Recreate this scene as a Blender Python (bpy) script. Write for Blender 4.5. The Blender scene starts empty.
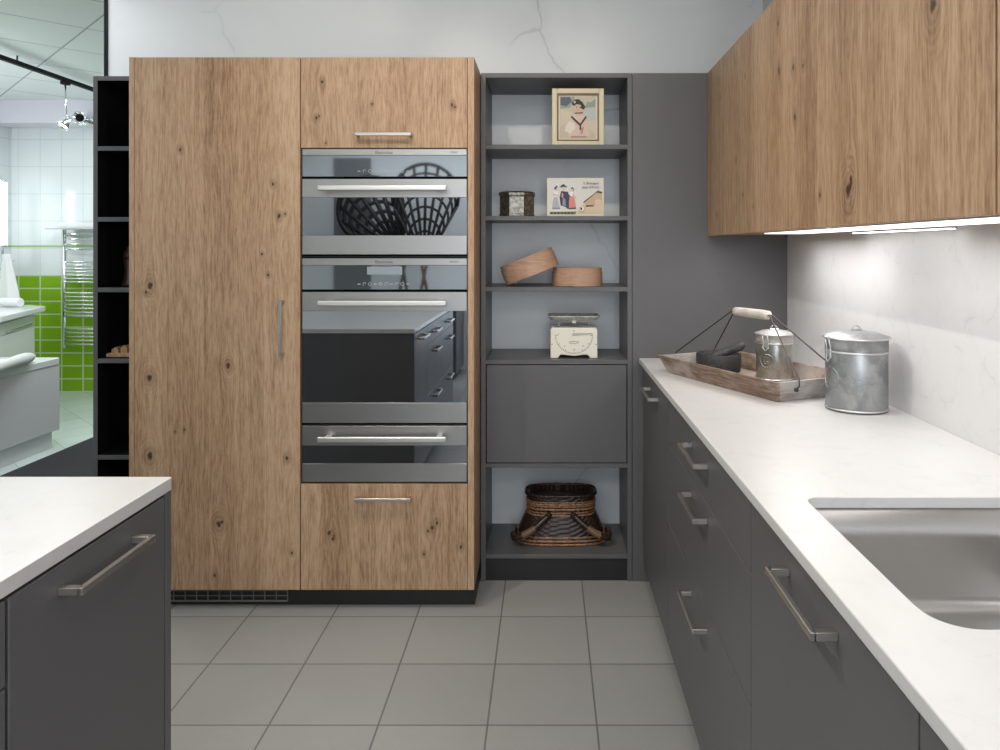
import bpy, bmesh, math, random
from mathutils import Vector, Matrix
random.seed(4)
S = bpy.context.scene
COL = S.collection
PI = math.pi
EYE = 1.32          # eye height; camera stands at x=0, y=0 and looks along +y
F = 740.0           # focal length in pixels of the 1000 px wide frame

# ------------------------------------------------------------------ camera
cd = bpy.data.cameras.new('camera')
cam = bpy.data.objects.new('camera', cd); COL.objects.link(cam)
cam.location = (0, 0, EYE); cam.rotation_euler = (PI/2, 0, 0)
cd.sensor_fit = 'HORIZONTAL'; cd.sensor_width = 36; cd.lens = 36*F/1000
cd.shift_x = -0.047; cd.shift_y = -0.127
cd.clip_start = 0.02
S.camera = cam
# ------------------------------------------------------------------ world, exposure, lights
S.view_settings.view_transform = 'Standard'; S.view_settings.look = 'None'
S.view_settings.gamma = 1; S.view_settings.use_curve_mapping = False
S.view_settings.exposure = 0.0
w = bpy.data.worlds.new('world'); S.world = w; w.use_nodes = True
w.node_tree.nodes['Background'].inputs[0].default_value = (0.9, 0.95, 1, 1)
w.node_tree.nodes['Background'].inputs[1].default_value = 0.3

def area(name, loc, sx, sy, power, color=(1, 1, 1), rot=(0, 0, 0), spread=180):
    l = bpy.data.lights.new(name, 'AREA'); l.shape = 'RECTANGLE'; l.size = sx; l.size_y = sy
    l.energy = power; l.color = color; l.spread = math.radians(spread)
    o = bpy.data.objects.new(name, l); o.location = loc; o.rotation_euler = rot; COL.objects.link(o); return o
def spot(name, loc, target, power, angle, blend=0.5, radius=0.014, color=(1, 0.95, 0.88)):
    l = bpy.data.lights.new(name, 'SPOT'); l.energy = power; l.spot_size = math.radians(angle)
    l.spot_blend = blend; l.shadow_soft_size = radius; l.color = color
    o = bpy.data.objects.new(name, l); o.location = loc
    o.rotation_euler = (Vector(target)-Vector(loc)).to_track_quat('-Z', 'Y').to_euler(); COL.objects.link(o); return o

CEIL = 2.62
area('ceiling_fill_kitchen', (-0.35, 0.9, CEIL-0.02), 1.2, 2.4, 9, (1, 0.98, 0.97))  # unseen area light added as soft ambient over the kitchen
area('ceiling_fill_rear', (-0.9, -1.5, CEIL-0.02), 3.0, 1.4, 46, (0.97, 0.98, 1))  # unseen fill added to reach the tower and other upright faces
area('ceiling_fill_aisle', (-2.5, 3.2, CEIL-0.02), 0.7, 2.4, 32, (0.97, 0.98, 1))  # unseen fill added to brighten the tub side from the aisle
area('ceiling_fill_bathroom', (-2.75, 5.3, CEIL-0.02), 0.8, 1.6, 34, (0.94, 0.98, 1))  # unseen area light added to brighten the bathroom display
area('fill_behind_camera', (0.35, -2.6, 1.35), 1.1, 1.9, 36, (0.84, 0.91, 1), (PI/2, 0, 0))  # added cool fill behind the camera; no window is built there
gl = bpy.data.lights.new('bathroom_point_fill', 'POINT'); gl.energy = 34; gl.shadow_soft_size = 0.14; gl.color = (0.95, 0.99, 1)  # unseen point light added to brighten the bathroom ceiling and walls
glo = bpy.data.objects.new('bathroom_point_fill', gl); glo.location = (-4.5, 4.5, 2.2); COL.objects.link(glo)
for y in (2.32, 1.5):
    area('under_cabinet_lamp', (0.79, y, EYE+0.03), 0.10, 0.6, 1.9 if y > 2 else 0.9, (1, 0.98, 0.97))
for i, (x, y, tx, ty, tz, p) in enumerate((
        (-0.95, 1.78, 0.45, 1.75, 0.30, 58), (-0.95, 0.7, 0.45, 0.85, 0.1, 22),
        (-0.55, 1.55, -0.75, 2.75, 1.5, 26), (0.25, 1.45, 0.1, 2.95, 1.5, 20),
        (0.30, 0.45, -0.75, 1.1, 0.7, 14), (-0.9, 2.25, -1.25, 3.2, 2.7, 7))):
    spot('ceiling_downlight_lamp', (x, y, CEIL-0.03), (tx, ty, tz), p, 100, 1.0, color=(1, .90, .78))

# ------------------------------------------------------------------ node materials
MATS = {}
def base_mat(name, color=(.8, .8, .8), rough=.5, metal=0, spec=.5, coat=0, coat_rough=.05):
    m = bpy.data.materials.new(name); m.use_nodes = True
    b = m.node_tree.nodes['Principled BSDF']
    b.inputs['Base Color'].default_value = (*color, 1); b.inputs['Roughness'].default_value = rough
    b.inputs['Metallic'].default_value = metal; b.inputs['Specular IOR Level'].default_value = spec
    b.inputs['Coat Weight'].default_value = coat; b.inputs['Coat Roughness'].default_value = coat_rough
    MATS[name] = m
    return m
class NT:
    def __init__(s, m):
        s.m = m; s.t = m.node_tree; s.b = s.t.nodes['Principled BSDF']
    def n(s, kind, **kw):
        nd = s.t.nodes.new(kind)
        for k, v in kw.items(): setattr(nd, k, v)
        return nd
    def link(s, a, b): s.t.links.new(a, b)
    def put(s, sock, v):
        if hasattr(v, 'is_linked') or isinstance(v, bpy.types.NodeSocket): s.link(v, sock)
        else: sock.default_value = v
    def math(s, op, a, b=0.0, c=0.0, clamp=False):
        nd = s.n('ShaderNodeMath', operation=op, use_clamp=clamp)
        for i, v in enumerate((a, b, c)): s.put(nd.inputs[i], v)
        return nd.outputs[0]
    def co(s):
        return s.n('ShaderNodeTexCoord').outputs['Object']
    def sep(s, v):
        nd = s.n('ShaderNodeSeparateXYZ'); s.link(v, nd.inputs[0]); return nd.outputs
    def comb(s, x, y, z):
        nd = s.n('ShaderNodeCombineXYZ')
        for i, v in enumerate((x, y, z)): s.put(nd.inputs[i], v)
        return nd.outputs[0]
    def noise(s, vec, scale=5, detail=2, rough=.5, dist=0):
        nd = s.n('ShaderNodeTexNoise'); s.link(vec, nd.inputs['Vector'])
        nd.inputs['Scale'].default_value = scale; nd.inputs['Detail'].default_value = detail
        nd.inputs['Roughness'].default_value = rough; nd.inputs['Distortion'].default_value = dist
        return nd.outputs['Fac']
    def ramp(s, fac, stops, interp='LINEAR'):
        nd = s.n('ShaderNodeValToRGB'); nd.color_ramp.interpolation = interp
        e = nd.color_ramp.elements
        while len(e) < len(stops): e.new(.5)
        for el, (p, c) in zip(e, stops):
            el.position = p; el.color = (*c, 1) if len(c) == 3 else c
        s.link(fac, nd.inputs[0]); return nd.outputs[0]
    def mix(s, fac, a, b, mode='MIX'):
        nd = s.n('ShaderNodeMix', data_type='RGBA', blend_type=mode)
        s.put(nd.inputs[0], fac)
        for sock, v in ((nd.inputs[6], a), (nd.inputs[7], b)):
            if isinstance(v, tuple): sock.default_value = (*v, 1)
            else: s.link(v, sock)
        return nd.outputs[2]
    def bump(s, h, strength=.2, dist=.002):
        nd = s.n('ShaderNodeBump'); nd.inputs['Strength'].default_value = strength
        nd.inputs['Distance'].default_value = dist; s.link(h, nd.inputs['Height'])
        s.link(nd.outputs[0], s.b.inputs['Normal'])
    def color(s, c): s.link(c, s.b.inputs['Base Color'])
def sm(t, u, lo, hi):      # smooth step between lo and hi
    nd = t.n('ShaderNodeMapRange', interpolation_type='SMOOTHSTEP')
    t.put(nd.inputs[0], u); nd.inputs[1].default_value = lo; nd.inputs[2].default_value = hi
    return nd.outputs[0]

def oak(name, knots=(), seed=0.0, lamella=.11, contrast=1.0, tint=(1, 1, 1)):
    """knotty oak veneer, grain along z; knots = (across, up, size) in the thing's own coordinates"""
    m = base_mat(name, rough=.5, spec=.35); t = NT(m)
    x, y, z = t.sep(t.co())
    u0 = t.math('ADD', x, y); u = u0; dark = None; halo = None; fig = None
    for (ku, kv, r) in knots:
        du = t.math('SUBTRACT', u0, ku); dv = t.math('SUBTRACT', z, kv)
        wob = t.math('MULTIPLY', t.math('SUBTRACT', t.noise(t.comb(u0, z, seed), 55, 2), .5), r*1.6)
        a = t.math('DIVIDE', t.math('ADD', du, wob), r); b = t.math('DIVIDE', t.math('ADD', dv, wob), r*1.5)
        d2 = t.math('ADD', t.math('MULTIPLY', a, a), t.math('MULTIPLY', b, b))
        g = t.math('POWER', 2.718, t.math('MULTIPLY', t.math('ADD',
                t.math('POWER', t.math('DIVIDE', du, r*3.5), 2), t.math('POWER', t.math('DIVIDE', dv, r*8), 2)), -1))
        u = t.math('ADD', u, t.math('MULTIPLY', t.math('MULTIPLY', du, g), -.75))
        k = t.math('SUBTRACT', 1.0, sm(t, d2, .12, .9)); h = t.math('SUBTRACT', 1.0, sm(t, d2, .6, 9.0))
        if r >= .009:      # growth rings wrapping the larger knots
            q = t.math('MULTIPLY', t.math('SINE', t.math('MULTIPLY', t.math('SQRT', d2), 6.5)), t.math('POWER', 2.718, t.math('MULTIPLY', d2, -.075)))
            fig = q if fig is None else t.math('ADD', fig, q)
        dark = k if dark is None else t.math('MAXIMUM', dark, k)
        halo = h if halo is None else t.math('MAXIMUM', halo, h)
    lam = t.math('FLOOR', t.math('DIVIDE', t.math('ADD', u0, seed*.37), lamella))
    wn = t.n('ShaderNodeTexWhiteNoise', noise_dimensions='1D'); t.link(lam, wn.inputs['W'])
    warp = t.math('MULTIPLY', t.math('SUBTRACT', t.noise(t.comb(t.math('MULTIPLY', u, 5), t.math('MULTIPLY', z, .9), seed), 1.0, 2), .5), .075)
    uu = t.math('ADD', u, warp)
    rings = t.noise(t.comb(t.math('MULTIPLY', uu, 85), t.math('MULTIPLY', z, 1.3), seed+3), 1.0, 3, .6)
    broad = t.noise(t.comb(t.math('MULTIPLY', uu, 9), t.math('MULTIPLY', z, .5), seed+7), 1.0, 2)
    pores = t.noise(t.comb(t.math('MULTIPLY', uu, 190), t.math('MULTIPLY', z, 14), seed+11), 1.0, 3, .75)
    f = t.math('ADD', t.math('MULTIPLY', rings, .42*contrast), t.math('MULTIPLY', broad, .40))
    f = t.math('ADD', f, t.math('MULTIPLY', t.math('SUBTRACT', pores, .5), 1.15))
    f = t.math('ADD', f, t.math('MULTIPLY', t.math('SUBTRACT', wn.outputs[0], .5), .13))
    if fig is not None: f = t.math('ADD', f, t.math('MULTIPLY', fig, .10))
    f = t.math('ADD', f, .09-.21*(contrast-1))
    T = lambda c: tuple(a*b for a, b in zip(c, tint))
    c = t.ramp(f, [(.22, T((.25, .143, .08))), (.42, T((.385, .242, .145))), (.58, T((.485, .32, .2))), (.8, T((.58, .41, .275)))])
    c = t.mix(t.math('MULTIPLY', sm(t, pores, .60, .74), .30), c, T((.20, .12, .065)))
    if dark is not None:
        c = t.mix(t.math('MULTIPLY', halo, .42), c, T((.2, .115, .06)))
        c = t.mix(t.math('MULTIPLY', dark, .9), c, (.035, .016, .008))
    t.color(c); t.bump(pores, .12, .001)
    return m

def marble(name, base=(.8, .82, .83), vein=(.42, .45, .48), scale=1.6, seed=0., rough=.12, spots=False, amount=.55, width=.02):
    m = base_mat(name, base, rough); t = NT(m)
    co = t.co(); mp = t.n('ShaderNodeMapping'); mp.inputs['Location'].default_value = (seed, seed*1.7, seed*.6)
    mp.inputs['Rotation'].default_value = (.5, .6, .4); t.link(co, mp.inputs[0]); v = mp.outputs[0]
    nz = t.n('ShaderNodeTexNoise'); t.link(v, nz.inputs['Vector']); nz.inputs['Scale'].default_value = scale*1.6; nz.inputs['Detail'].default_value = 5
    va = t.n('ShaderNodeVectorMath', operation='MULTIPLY_ADD'); t.link(nz.outputs['Color'], va.inputs[0]); va.inputs[1].default_value = (.55/scale,)*3; t.link(v, va.inputs[2])
    vo = t.n('ShaderNodeTexVoronoi', feature='DISTANCE_TO_EDGE'); t.link(va.outputs[0], vo.inputs['Vector']); vo.inputs['Scale'].default_value = scale*.8
    pat = sm(t, t.noise(v, scale*1.1, 3, .55), .46, .66)
    line = t.math('SUBTRACT', 1., sm(t, vo.outputs['Distance'], 0, t.math('MULTIPLY', t.math('ADD', pat, .15), width*2) if False else width))
    glow = t.math('MULTIPLY', t.math('SUBTRACT', 1., sm(t, vo.outputs['Distance'], 0, width*9)), .22)
    line = t.math('MAXIMUM', line, glow)
    n2 = t.noise(v, scale*.8, 4, .6, 1.2)
    c = t.mix(t.math('MULTIPLY', sm(t, n2, .45, .75), .22), base, tuple(a*.82 for a in base))
    c = t.mix(t.math('MULTIPLY', t.math('MULTIPLY', line, pat), amount), c, vein)
    t.color(c); return m

def tiles(name, ca, cb, grout, sx, sy, ox, oy, gw, axes='xy', rough=.35, rot=0., bevel=.3, speck=0):
    m = base_mat(name, ca, rough); t = NT(m); co = t.co()
    if rot:
        mp = t.n('ShaderNodeMapping'); mp.inputs['Rotation'].default_value = (0, 0, rot); t.link(co, mp.inputs[0]); co = mp.outputs[0]
    s = t.sep(co); U = s['xyz'.index(axes[0])]; V = s['xyz'.index(axes[1])]
    a = t.math('DIVIDE', t.math('SUBTRACT', U, ox), sx); b = t.math('DIVIDE', t.math('SUBTRACT', V, oy), sy)
    def edge(q, size):
        fr = t.math('FRACT', q); d = t.math('MULTIPLY', t.math('MINIMUM', fr, t.math('SUBTRACT', 1., fr)), size); return d
    d = t.math('MINIMUM', edge(a, sx), edge(b, sy))
    g = sm(t, d, gw*.35, gw*.65)
    wn = t.n('ShaderNodeTexWhiteNoise', noise_dimensions='2D'); t.link(t.comb(t.math('FLOOR', a), t.math('FLOOR', b), 0.), wn.inputs['Vector'])
    c = t.mix(wn.outputs[0], ca, cb)
    if speck:
        c = t.mix(t.math('MULTIPLY', sm(t, t.noise(co, 420, 2, .7), .5, .7), speck), c, tuple(q*.62 for q in ca))
        c = t.mix(t.math('MULTIPLY', sm(t, t.noise(co, 6, 3), .4, .7), .10), c, tuple(q*.8 for q in ca))
    t.color(t.mix(g, grout, c))
    t.bump(sm(t, d, 0, gw), bevel, .002)
    return m

def rough_wood(name, c1, c2, c3):
    m = base_mat(name, c1, .75); t_ = NT(m); x, y, z = t_.sep(t_.co())
    n = t_.noise(t_.comb(t_.math('MULTIPLY', x, 14), t_.math('MULTIPLY', y, 14), t_.math('MULTIPLY', z, 130)), 1., 4, .65, .4)
    p = t_.noise(t_.co(), 9, 4, .6)
    col = t_.mix(sm(t_, n, .35, .68), c1, c2); col = t_.mix(t_.math('MULTIPLY', sm(t_, p, .42, .66), .75), col, c3); t_.color(col); t_.bump(n, .4, .002); return m
def brushed(name, color, rough, axis='x'):
    m = base_mat(name, color, rough, 1.0); t = NT(m); x, y, z = t.sep(t.co())
    k = {'x': (3, 300, 300), 'y': (300, 3, 300), 'z': (300, 300, 3)}[axis]
    n = t.noise(t.comb(t.math('MULTIPLY', x, k[0]), t.math('MULTIPLY', y, k[1]), t.math('MULTIPLY', z, k[2])), 1., 2)
    t.color(t.mix(n, tuple(c*.94 for c in color), color))
    t.link(t.math('ADD', t.math('MULTIPLY', n, .03), rough-.015), t.b.inputs['Roughness'])
    return m

def emit(name, color, strength):
    m = base_mat(name, color); b = m.node_tree.nodes['Principled BSDF']
    b.inputs['Emission Color'].default_value = (*color, 1); b.inputs['Emission Strength'].default_value = strength; return m

def mirror_glass(name, refl, tint, through):
    """dark coated oven glass: part mirror, part see-through"""
    m = base_mat(name); t = NT(m)
    g = t.n('ShaderNodeBsdfGlossy'); g.inputs['Color'].default_value = (*refl, 1); g.inputs['Roughness'].default_value = .015
    tr = t.n('ShaderNodeBsdfTransparent'); tr.inputs['Color'].default_value = (*tint, 1)
    mx = t.n('ShaderNodeMixShader'); mx.inputs[0].default_value = through
    t.link(g.outputs[0], mx.inputs[1]); t.link(tr.outputs[0], mx.inputs[2])
    t.link(mx.outputs[0], t.t.nodes['Material Output'].inputs[0]); return m

lacquer = base_mat('anthracite_lacquer', (.118, .116, .121), .42, spec=.45)
lacquer_dark = base_mat('dark_lacquer', (.010, .009, .011), .85, spec=.06)
plinth_m = base_mat('black_plinth', (.016, .016, .018), .45)
carcass_m = base_mat('carcass_board', (.05, .048, .048), .6)
steel_handle = brushed('brushed_handle_metal', (.60, .57, .54), .38)
steel = brushed('brushed_steel', (.43, .422, .41), .36, 'x')
sink_steel = brushed('sink_steel', (.60, .59, .58), .34, 'x')
steel_bar = brushed('polished_bar', (.78, .77, .75), .4, 'x')
oven_glass = mirror_glass('oven_glass', (.62, .66, .70), (.30, .30, .31), .42)
panel_glass = base_mat('control_glass', (.46, .50, .53), .03, 1.0)
black_in = base_mat('black_enamel', (.012, .012, .013), .3)
rack_m = base_mat('rack_chrome', (.55, .55, .55), .25, 1.)
display_m = base_mat('display_grey', (.30, .35, .38), .2)
icon_m = base_mat('icon_print', (.55, .58, .60), .4)
logo_m = base_mat('logo_print', (.03, .03, .03), .5)
quartz = marble('quartz_worktop', (.68, .675, .67), (.40, .39, .39), 13., 2.3, .33, amount=.22, width=.03)
splash = marble('quartz_backsplash', (.70, .695, .705), (.40, .40, .42), 11., 5.1, .5, amount=.30, width=.03)
wallmarble = marble('marble_slab', (.80, .825, .84), (.30, .33, .36), 1.5, 2.6, .34, amount=.5, width=.014)
plaster = base_mat('white_plaster', (.78, .79, .80), .8)
black_metal = base_mat('black_metal', (.006, .006, .007), .6, spec=.15)
white_acrylic = base_mat('white_acrylic', (.72, .73, .75), .18)
vanity_m = base_mat('pale_lacquer', (.66, .67, .66), .4)
towel_m = base_mat('white_terry', (.78, .79, .78), .95)
pillow_m = base_mat('grey_foam', (.62, .63, .62), .6)
chrome = base_mat('chrome', (.8, .82, .83), .08, 1.)
cream = base_mat('cream_enamel', (.83, .80, .68), .35)
tin_old = None

# ------------------------------------------------------------------ mesh helpers
def add_box(bm, x0, y0, z0, x1, y1, z1, bev=0.0, seg=1, mi=0):
    v = [bm.verts.new(p) for p in ((x0, y0, z0), (x1, y0, z0), (x1, y1, z0), (x0, y1, z0), (x0, y0, z1), (x1, y0, z1), (x1, y1, z1), (x0, y1, z1))]
    fs = [bm.faces.new([v[i] for i in q]) for q in ((3, 2, 1, 0), (4, 5, 6, 7), (0, 1, 5, 4), (1, 2, 6, 5), (2, 3, 7, 6), (3, 0, 4, 7))]
    for f in fs: f.material_index = mi
    if bev:
        es = list({e for f in fs for e in f.edges})
        r = bmesh.ops.bevel(bm, geom=es, offset=bev, segments=seg, affect='EDGES', profile=.5)
        for f in r['faces']: f.material_index = mi
    return v
def box(*a, **k):
    bm = bmesh.new(); add_box(bm, *a, **k); return bm
def add_lathe(bm, prof, c, n=48, sx=1., sy=1., mi=0, power=None):
    """prof = [(r, z)...]; closed at the axis where r == 0"""
    rings = []
    for r, z in prof:
        if r <= 1e-6: rings.append([bm.verts.new((c[0], c[1], c[2]+z))]); continue
        ring = []
        for i in range(n):
            a = 2*PI*i/n; ca, sa = math.cos(a), math.sin(a)
            if power:
                ca = math.copysign(abs(ca)**power, ca); sa = math.copysign(abs(sa)**power, sa)
            ring.append(bm.verts.new((c[0]+r*sx*ca, c[1]+r*sy*sa, c[2]+z)))
        rings.append(ring)
    for A, B in zip(rings, rings[1:]):
        for i in range(n):
            j = (i+1) % n
            if len(A) == 1 and len(B) == 1: continue
            if len(A) == 1: f = bm.faces.new((A[0], B[j], B[i])) if False else bm.faces.new((A[0], B[i], B[j]))
            elif len(B) == 1: f = bm.faces.new((A[i], A[j], B[0]))
            else: f = bm.faces.new((A[i], A[j], B[j], B[i]))
            f.smooth = True; f.material_index = mi
def lathe(prof, c, **k):
    bm = bmesh.new(); add_lathe(bm, prof, c, **k); return bm
def add_tube(bm, pts, r, n=10, closed=False, mi=0, radii=None):
    pts = [Vector(p) for p in pts]; rings = []; N = len(pts); up = None
    for i, p in enumerate(pts):
        a = pts[(i-1) % N] if (closed or i > 0) else p; b = pts[(i+1) % N] if (closed or i < N-1) else p
        d = (b-a).normalized()
        if up is None:
            up = d.orthogonal().normalized()
        up = (up - d*up.dot(d)).normalized(); s = d.cross(up)
        rr = radii[i] if radii else r
        rings.append([bm.verts.new(p+rr*(math.cos(2*PI*k/n)*up+math.sin(2*PI*k/n)*s)) for k in range(n)])
    M = N if closed else N-1
    for i in range(M):
        A, B = rings[i], rings[(i+1) % N]
        for k in range(n):
            f = bm.faces.new((A[k], A[(k+1) % n], B[(k+1) % n], B[k])); f.smooth = True; f.material_index = mi
    if not closed:
        bm.faces.new(list(reversed(rings[0]))).material_index = mi; bm.faces.new(rings[-1]).material_index = mi
def tube(pts, r, **k):
    bm = bmesh.new(); add_tube(bm, pts, r, **k); return bm
def add_prism(bm, poly, fn, h0, h1, mi=0):
    """poly in 2d, fn(u, v, h) -> 3d point, extruded from h0 to h1"""
    A = [bm.verts.new(fn(u, v, h0)) for u, v in poly]; B = [bm.verts.new(fn(u, v, h1)) for u, v in poly]
    fs = [bm.faces.new(A), bm.faces.new(list(reversed(B)))]
    for i in range(len(poly)):
        j = (i+1) % len(poly); fs.append(bm.faces.new((A[j], A[i], B[i], B[j])))
    for f in fs: f.material_index = mi
def flat(u, v, h): return (u, v, h)
def rrect(x0, y0, x1, y1, r, n=6):
    out = []
    for cx, cy, a0 in ((x1-r, y1-r, 0), (x0+r, y1-r, 90), (x0+r, y0+r, 180), (x1-r, y0+r, 270)):
        for k in range(n+1):
            a = math.radians(a0+90*k/n); out.append((cx+r*math.cos(a), cy+r*math.sin(a)))
    return out
def rrect4(x0, y0, x1, y1, rs, n=8):
    out = []
    for (sx, sy, a0), r in zip(((1, 1, 0), (0, 1, 90), (0, 0, 180), (1, 0, 270)), rs):
        cx = x1-r if sx else x0+r; cy = y1-r if sy else y0+r
        for k in range(n+1):
            a = math.radians(a0+90*k/n); out.append((cx+r*math.cos(a), cy+r*math.sin(a)))
    return out
def circle(cx, cy, rx, ry=None, n=20, a0=0., a1=360.):
    ry = ry or rx
    full = abs(a1-a0) >= 360
    return [(cx+rx*math.cos(math.radians(a0+(a1-a0)*k/(n if full else n-1))), cy+ry*math.sin(math.radians(a0+(a1-a0)*k/(n if full else n-1)))) for k in range(n)]

# ------------------------------------------------------------------ object helpers
def origin(o):
    p = Vector((0, 0, 0))
    while o is not None: p += Vector(o.location); o = o.parent
    return p
def obj(name, bm, mats, parent=None, loc=(0, 0, 0), bevel=0, label=None):
    """links one mesh; bm is in world coordinates"""
    bmesh.ops.recalc_face_normals(bm, faces=bm.faces)
    base = origin(parent) if parent is not None else Vector(loc)
    bmesh.ops.translate(bm, verts=bm.verts, vec=-base)
    me = bpy.data.meshes.new(name); bm.to_mesh(me); bm.free()
    for m in (mats if isinstance(mats, (list, tuple)) else [mats]): me.materials.append(m)
    o = bpy.data.objects.new(name, me); COL.objects.link(o)
    if parent is not None: o.parent = parent
    else: o.location = loc
    if bevel:
        b = o.modifiers.new('bevel', 'BEVEL'); b.width = bevel; b.segments = 2; b.limit_method = 'ANGLE'; b.angle_limit = math.radians(40)
    if label: o['label'] = label
    return o
def tag(o, label, cat, group=None):
    o['label'] = label; o['category'] = cat
    if group: o['group'] = group
    return o
def thing(name, label, cat, loc=(0, 0, 0), group=None):
    o = bpy.data.objects.new(name, None); o.empty_display_size = .05; COL.objects.link(o); o.location = loc
    return tag(o, label, cat, group)
def struct(name, bm, mats, loc=(0, 0, 0), parent=None):
    o = obj(name, bm, mats, parent, loc)
    if parent is None: o['kind'] = 'structure'
    return o
def text(name, body, size, loc, mat, parent, align='CENTER'):
    c = bpy.data.curves.new(name, 'FONT'); c.body = body; c.size = size; c.align_x = align; c.extrude = .0002
    t = bpy.data.objects.new(name, c)
    me = bpy.data.meshes.new_from_object(t); bpy.data.objects.remove(t); bpy.data.curves.remove(c)
    me.transform(Matrix.Rotation(PI/2, 4, 'X')); me.transform(Matrix.Translation(Vector(loc)-origin(parent)))
    me.materials.append(mat); o = bpy.data.objects.new(name, me); COL.objects.link(o); o.parent = parent; return o
def P(px, py, d): return Vector(((px-547)*d/F, d, EYE-(py-248)*d/F))
def XP(px, d): return (px-547)*d/F
def ZP(py, d): return EYE-(py-248)*d/F

# ================================================================== SETTING
floor_m = tiles('grey_floor_tile', (.33, .33, .318), (.365, .365, .352), (.15, .15, .147), .3025, .301, -.467, 2.649, .005, rough=.42, speck=.35)
bath_floor_m = tiles('pale_floor_tile', (.52, .60, .58), (.58, .65, .63), (.42, .48, .47), .3, .3, 0, 0, .006, rough=.2, rot=PI/4)
carpet_m = base_mat('dark_carpet', (.022, .022, .025), .95)
struct('floor', box(-1.95, -2.7, -.05, 1.02, 6.9, 0), floor_m)
struct('floor_aisle', box(-3.17, -2.7, -.05, -1.95, 6.9, 0), carpet_m)
struct('floor_bathroom', box(-5.0, -2.7, -.05, -3.17, 6.9, 0), bath_floor_m)
ceil_m = tiles('ceiling_tile', (.82, .86, .86), (.86, .90, .90), (.42, .46, .46), .6, .6, .37, .57, .012, rough=.7, rot=PI/4)
struct('ceiling', box(-5.0, -2.7, CEIL, 1.02, 6.9, CEIL+.05), ceil_m)
struct('wall_right', box(.952, -2.7, 0, 1.02, 6.9, CEIL), splash)
struct('wall_rear', box(-5.0, -2.75, 0, 1.02, -2.7, CEIL), plaster)
struct('wall_back', box(-1.935, 3.262, 0, .952, 3.36, CEIL), wallmarble)
struct('trim_1', box(-1.949, 3.255, 0, -1.9355, 3.365, CEIL), black_metal)
# bathroom display: white tiles above, green tiles below
def bath_tile(name, axes):
    m = base_mat(name, (.8, .8, .8), .12); t = NT(m); s = t.sep(t.co()); U = s['xyz'.index(axes)]; V = s[2]
    def grid(su, sv, ou, ov, gw):
        out = []
        for q, o, sz in ((U, ou, su), (V, ov, sv)):
            fr = t.math('FRACT', t.math('DIVIDE', t.math('SUBTRACT', q, o), sz))
            out.append(t.math('MULTIPLY', t.math('MINIMUM', fr, t.math('SUBTRACT', 1., fr)), sz))
        d = t.math('MINIMUM', out[0], out[1]); return sm(t, d, gw*.4, gw*.6)
    top = ZP(275.5, 6.8)
    gg = grid(.197, top/9, -4.46, 0, .012); gw = grid(.197, .25, -4.46, top, .006)
    green = t.mix(gg, (.55, .66, .42), (.24, .45, .02))
    white = t.mix(gw, (.62, .67, .68), (.77, .81, .82))
    is_w = sm(t, V, top-.001, top+.001)
    line = t.math('MULTIPLY', sm(t, V, ZP(247.5, 6.8), ZP(247.2, 6.8)), sm(t, V, ZP(245.2, 6.8), ZP(245.5, 6.8)))
    c = t.mix(is_w, green, white); c = t.mix(line, c, (.35, .55, .25)); t.color(c); return m
struct('wall_far', box(-5.0, 6.8, 0, 1.02, 6.9, CEIL), bath_tile('bath_tiles_far', 'x'))
struct('wall_left', box(-5.0, -2.7, 0, -4.92, 6.8, CEIL), bath_tile('bath_tiles_side', 'y'))
struct('beam', box(-4.92, 6.5, EYE+1.10, -1.96, 6.8, CEIL), base_mat('lilac_plaster', (.76, .74, .82), .7))
struct('door_1', box(-2.32, -2.70, 0, -1.92, -2.67, 2.3, bev=.004), base_mat('grey_door_paint', (.2, .2, .21), .5))

# ================================================================== HANDLES
def bar_handle(bm, a, b, out, r=.0065, post=.012):
    """square D-handle: a, b = post feet on the face, out = vector standing off the face"""
    a, b, out = Vector(a), Vector(b), Vector(out); d = (b-a).normalized(); n = out.normalized(); s = d.cross(n)
    def obox(c0, c1, hw, hh, ax):   # box along c0->c1
        L = (c1-c0); ln = L.normalized(); e1 = ax; e2 = ln.cross(ax)
        vs = []
        for p in (c0, c1):
            for su, sv in ((-1, -1), (1, -1), (1, 1), (-1, 1)): vs.append(bm.verts.new(p+e1*hw*su+e2*hh*sv))
        fs = [bm.faces.new([vs[i] for i in q]) for q in ((0, 1, 2, 3), (7, 6, 5, 4), (0, 4, 5, 1), (1, 5, 6, 2), (2, 6, 7, 3), (3, 7, 4, 0))]
        bmesh.ops.bevel(bm, geom=list({e for f in fs for e in f.edges}), offset=.0012, segments=1, affect='EDGES')
    obox(a-d*post/2+out, b+d*post/2+out, post/2, r*.62, s)
    obox(a-n*.0005, a+out, post/2, post/2, s); obox(b-n*.0005, b+out, post/2, post/2, s)
def handle(parent, a, b, out):
    bm = bmesh.new(); bar_handle(bm, a, b, out); return obj('handle', bm, steel_handle, parent)

# ================================================================== TALL OAK UNITS
YT = 2.69
TX0, TX1, TX2, TX3, TX4 = -1.5195, -1.5005, -.8965, -.2885, -.2650
TZ0, TZ1 = ZP(590, YT), ZP(57, YT)
def knots_of(lst, d, ox):     # pixel positions of knots on a plane -> own coordinates (thing origin at (ox, *, 0))
    return [(XP(x, d)-ox[0]+d-ox[1], ZP(y, d), r) for x, y, r in lst]
def body_box(t, x0, x1, y0, y1, z0, z1, mat, thick=.016, name='carcass', front_open=True):
    bm = bmesh.new()
    add_box(bm, x0, y0, z0, x0+thick, y1, z1); add_box(bm, x1-thick, y0, z0, x1, y1, z1)
    add_box(bm, x0+thick, y0, z0, x1-thick, y1, z0+thick); add_box(bm, x0+thick, y0, z1-thick, x1-thick, y1, z1)
    add_box(bm, x0+thick, y1-.008, z0+thick, x1-thick, y1, z1-thick)
    return obj(name, bm, mat, t)
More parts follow.
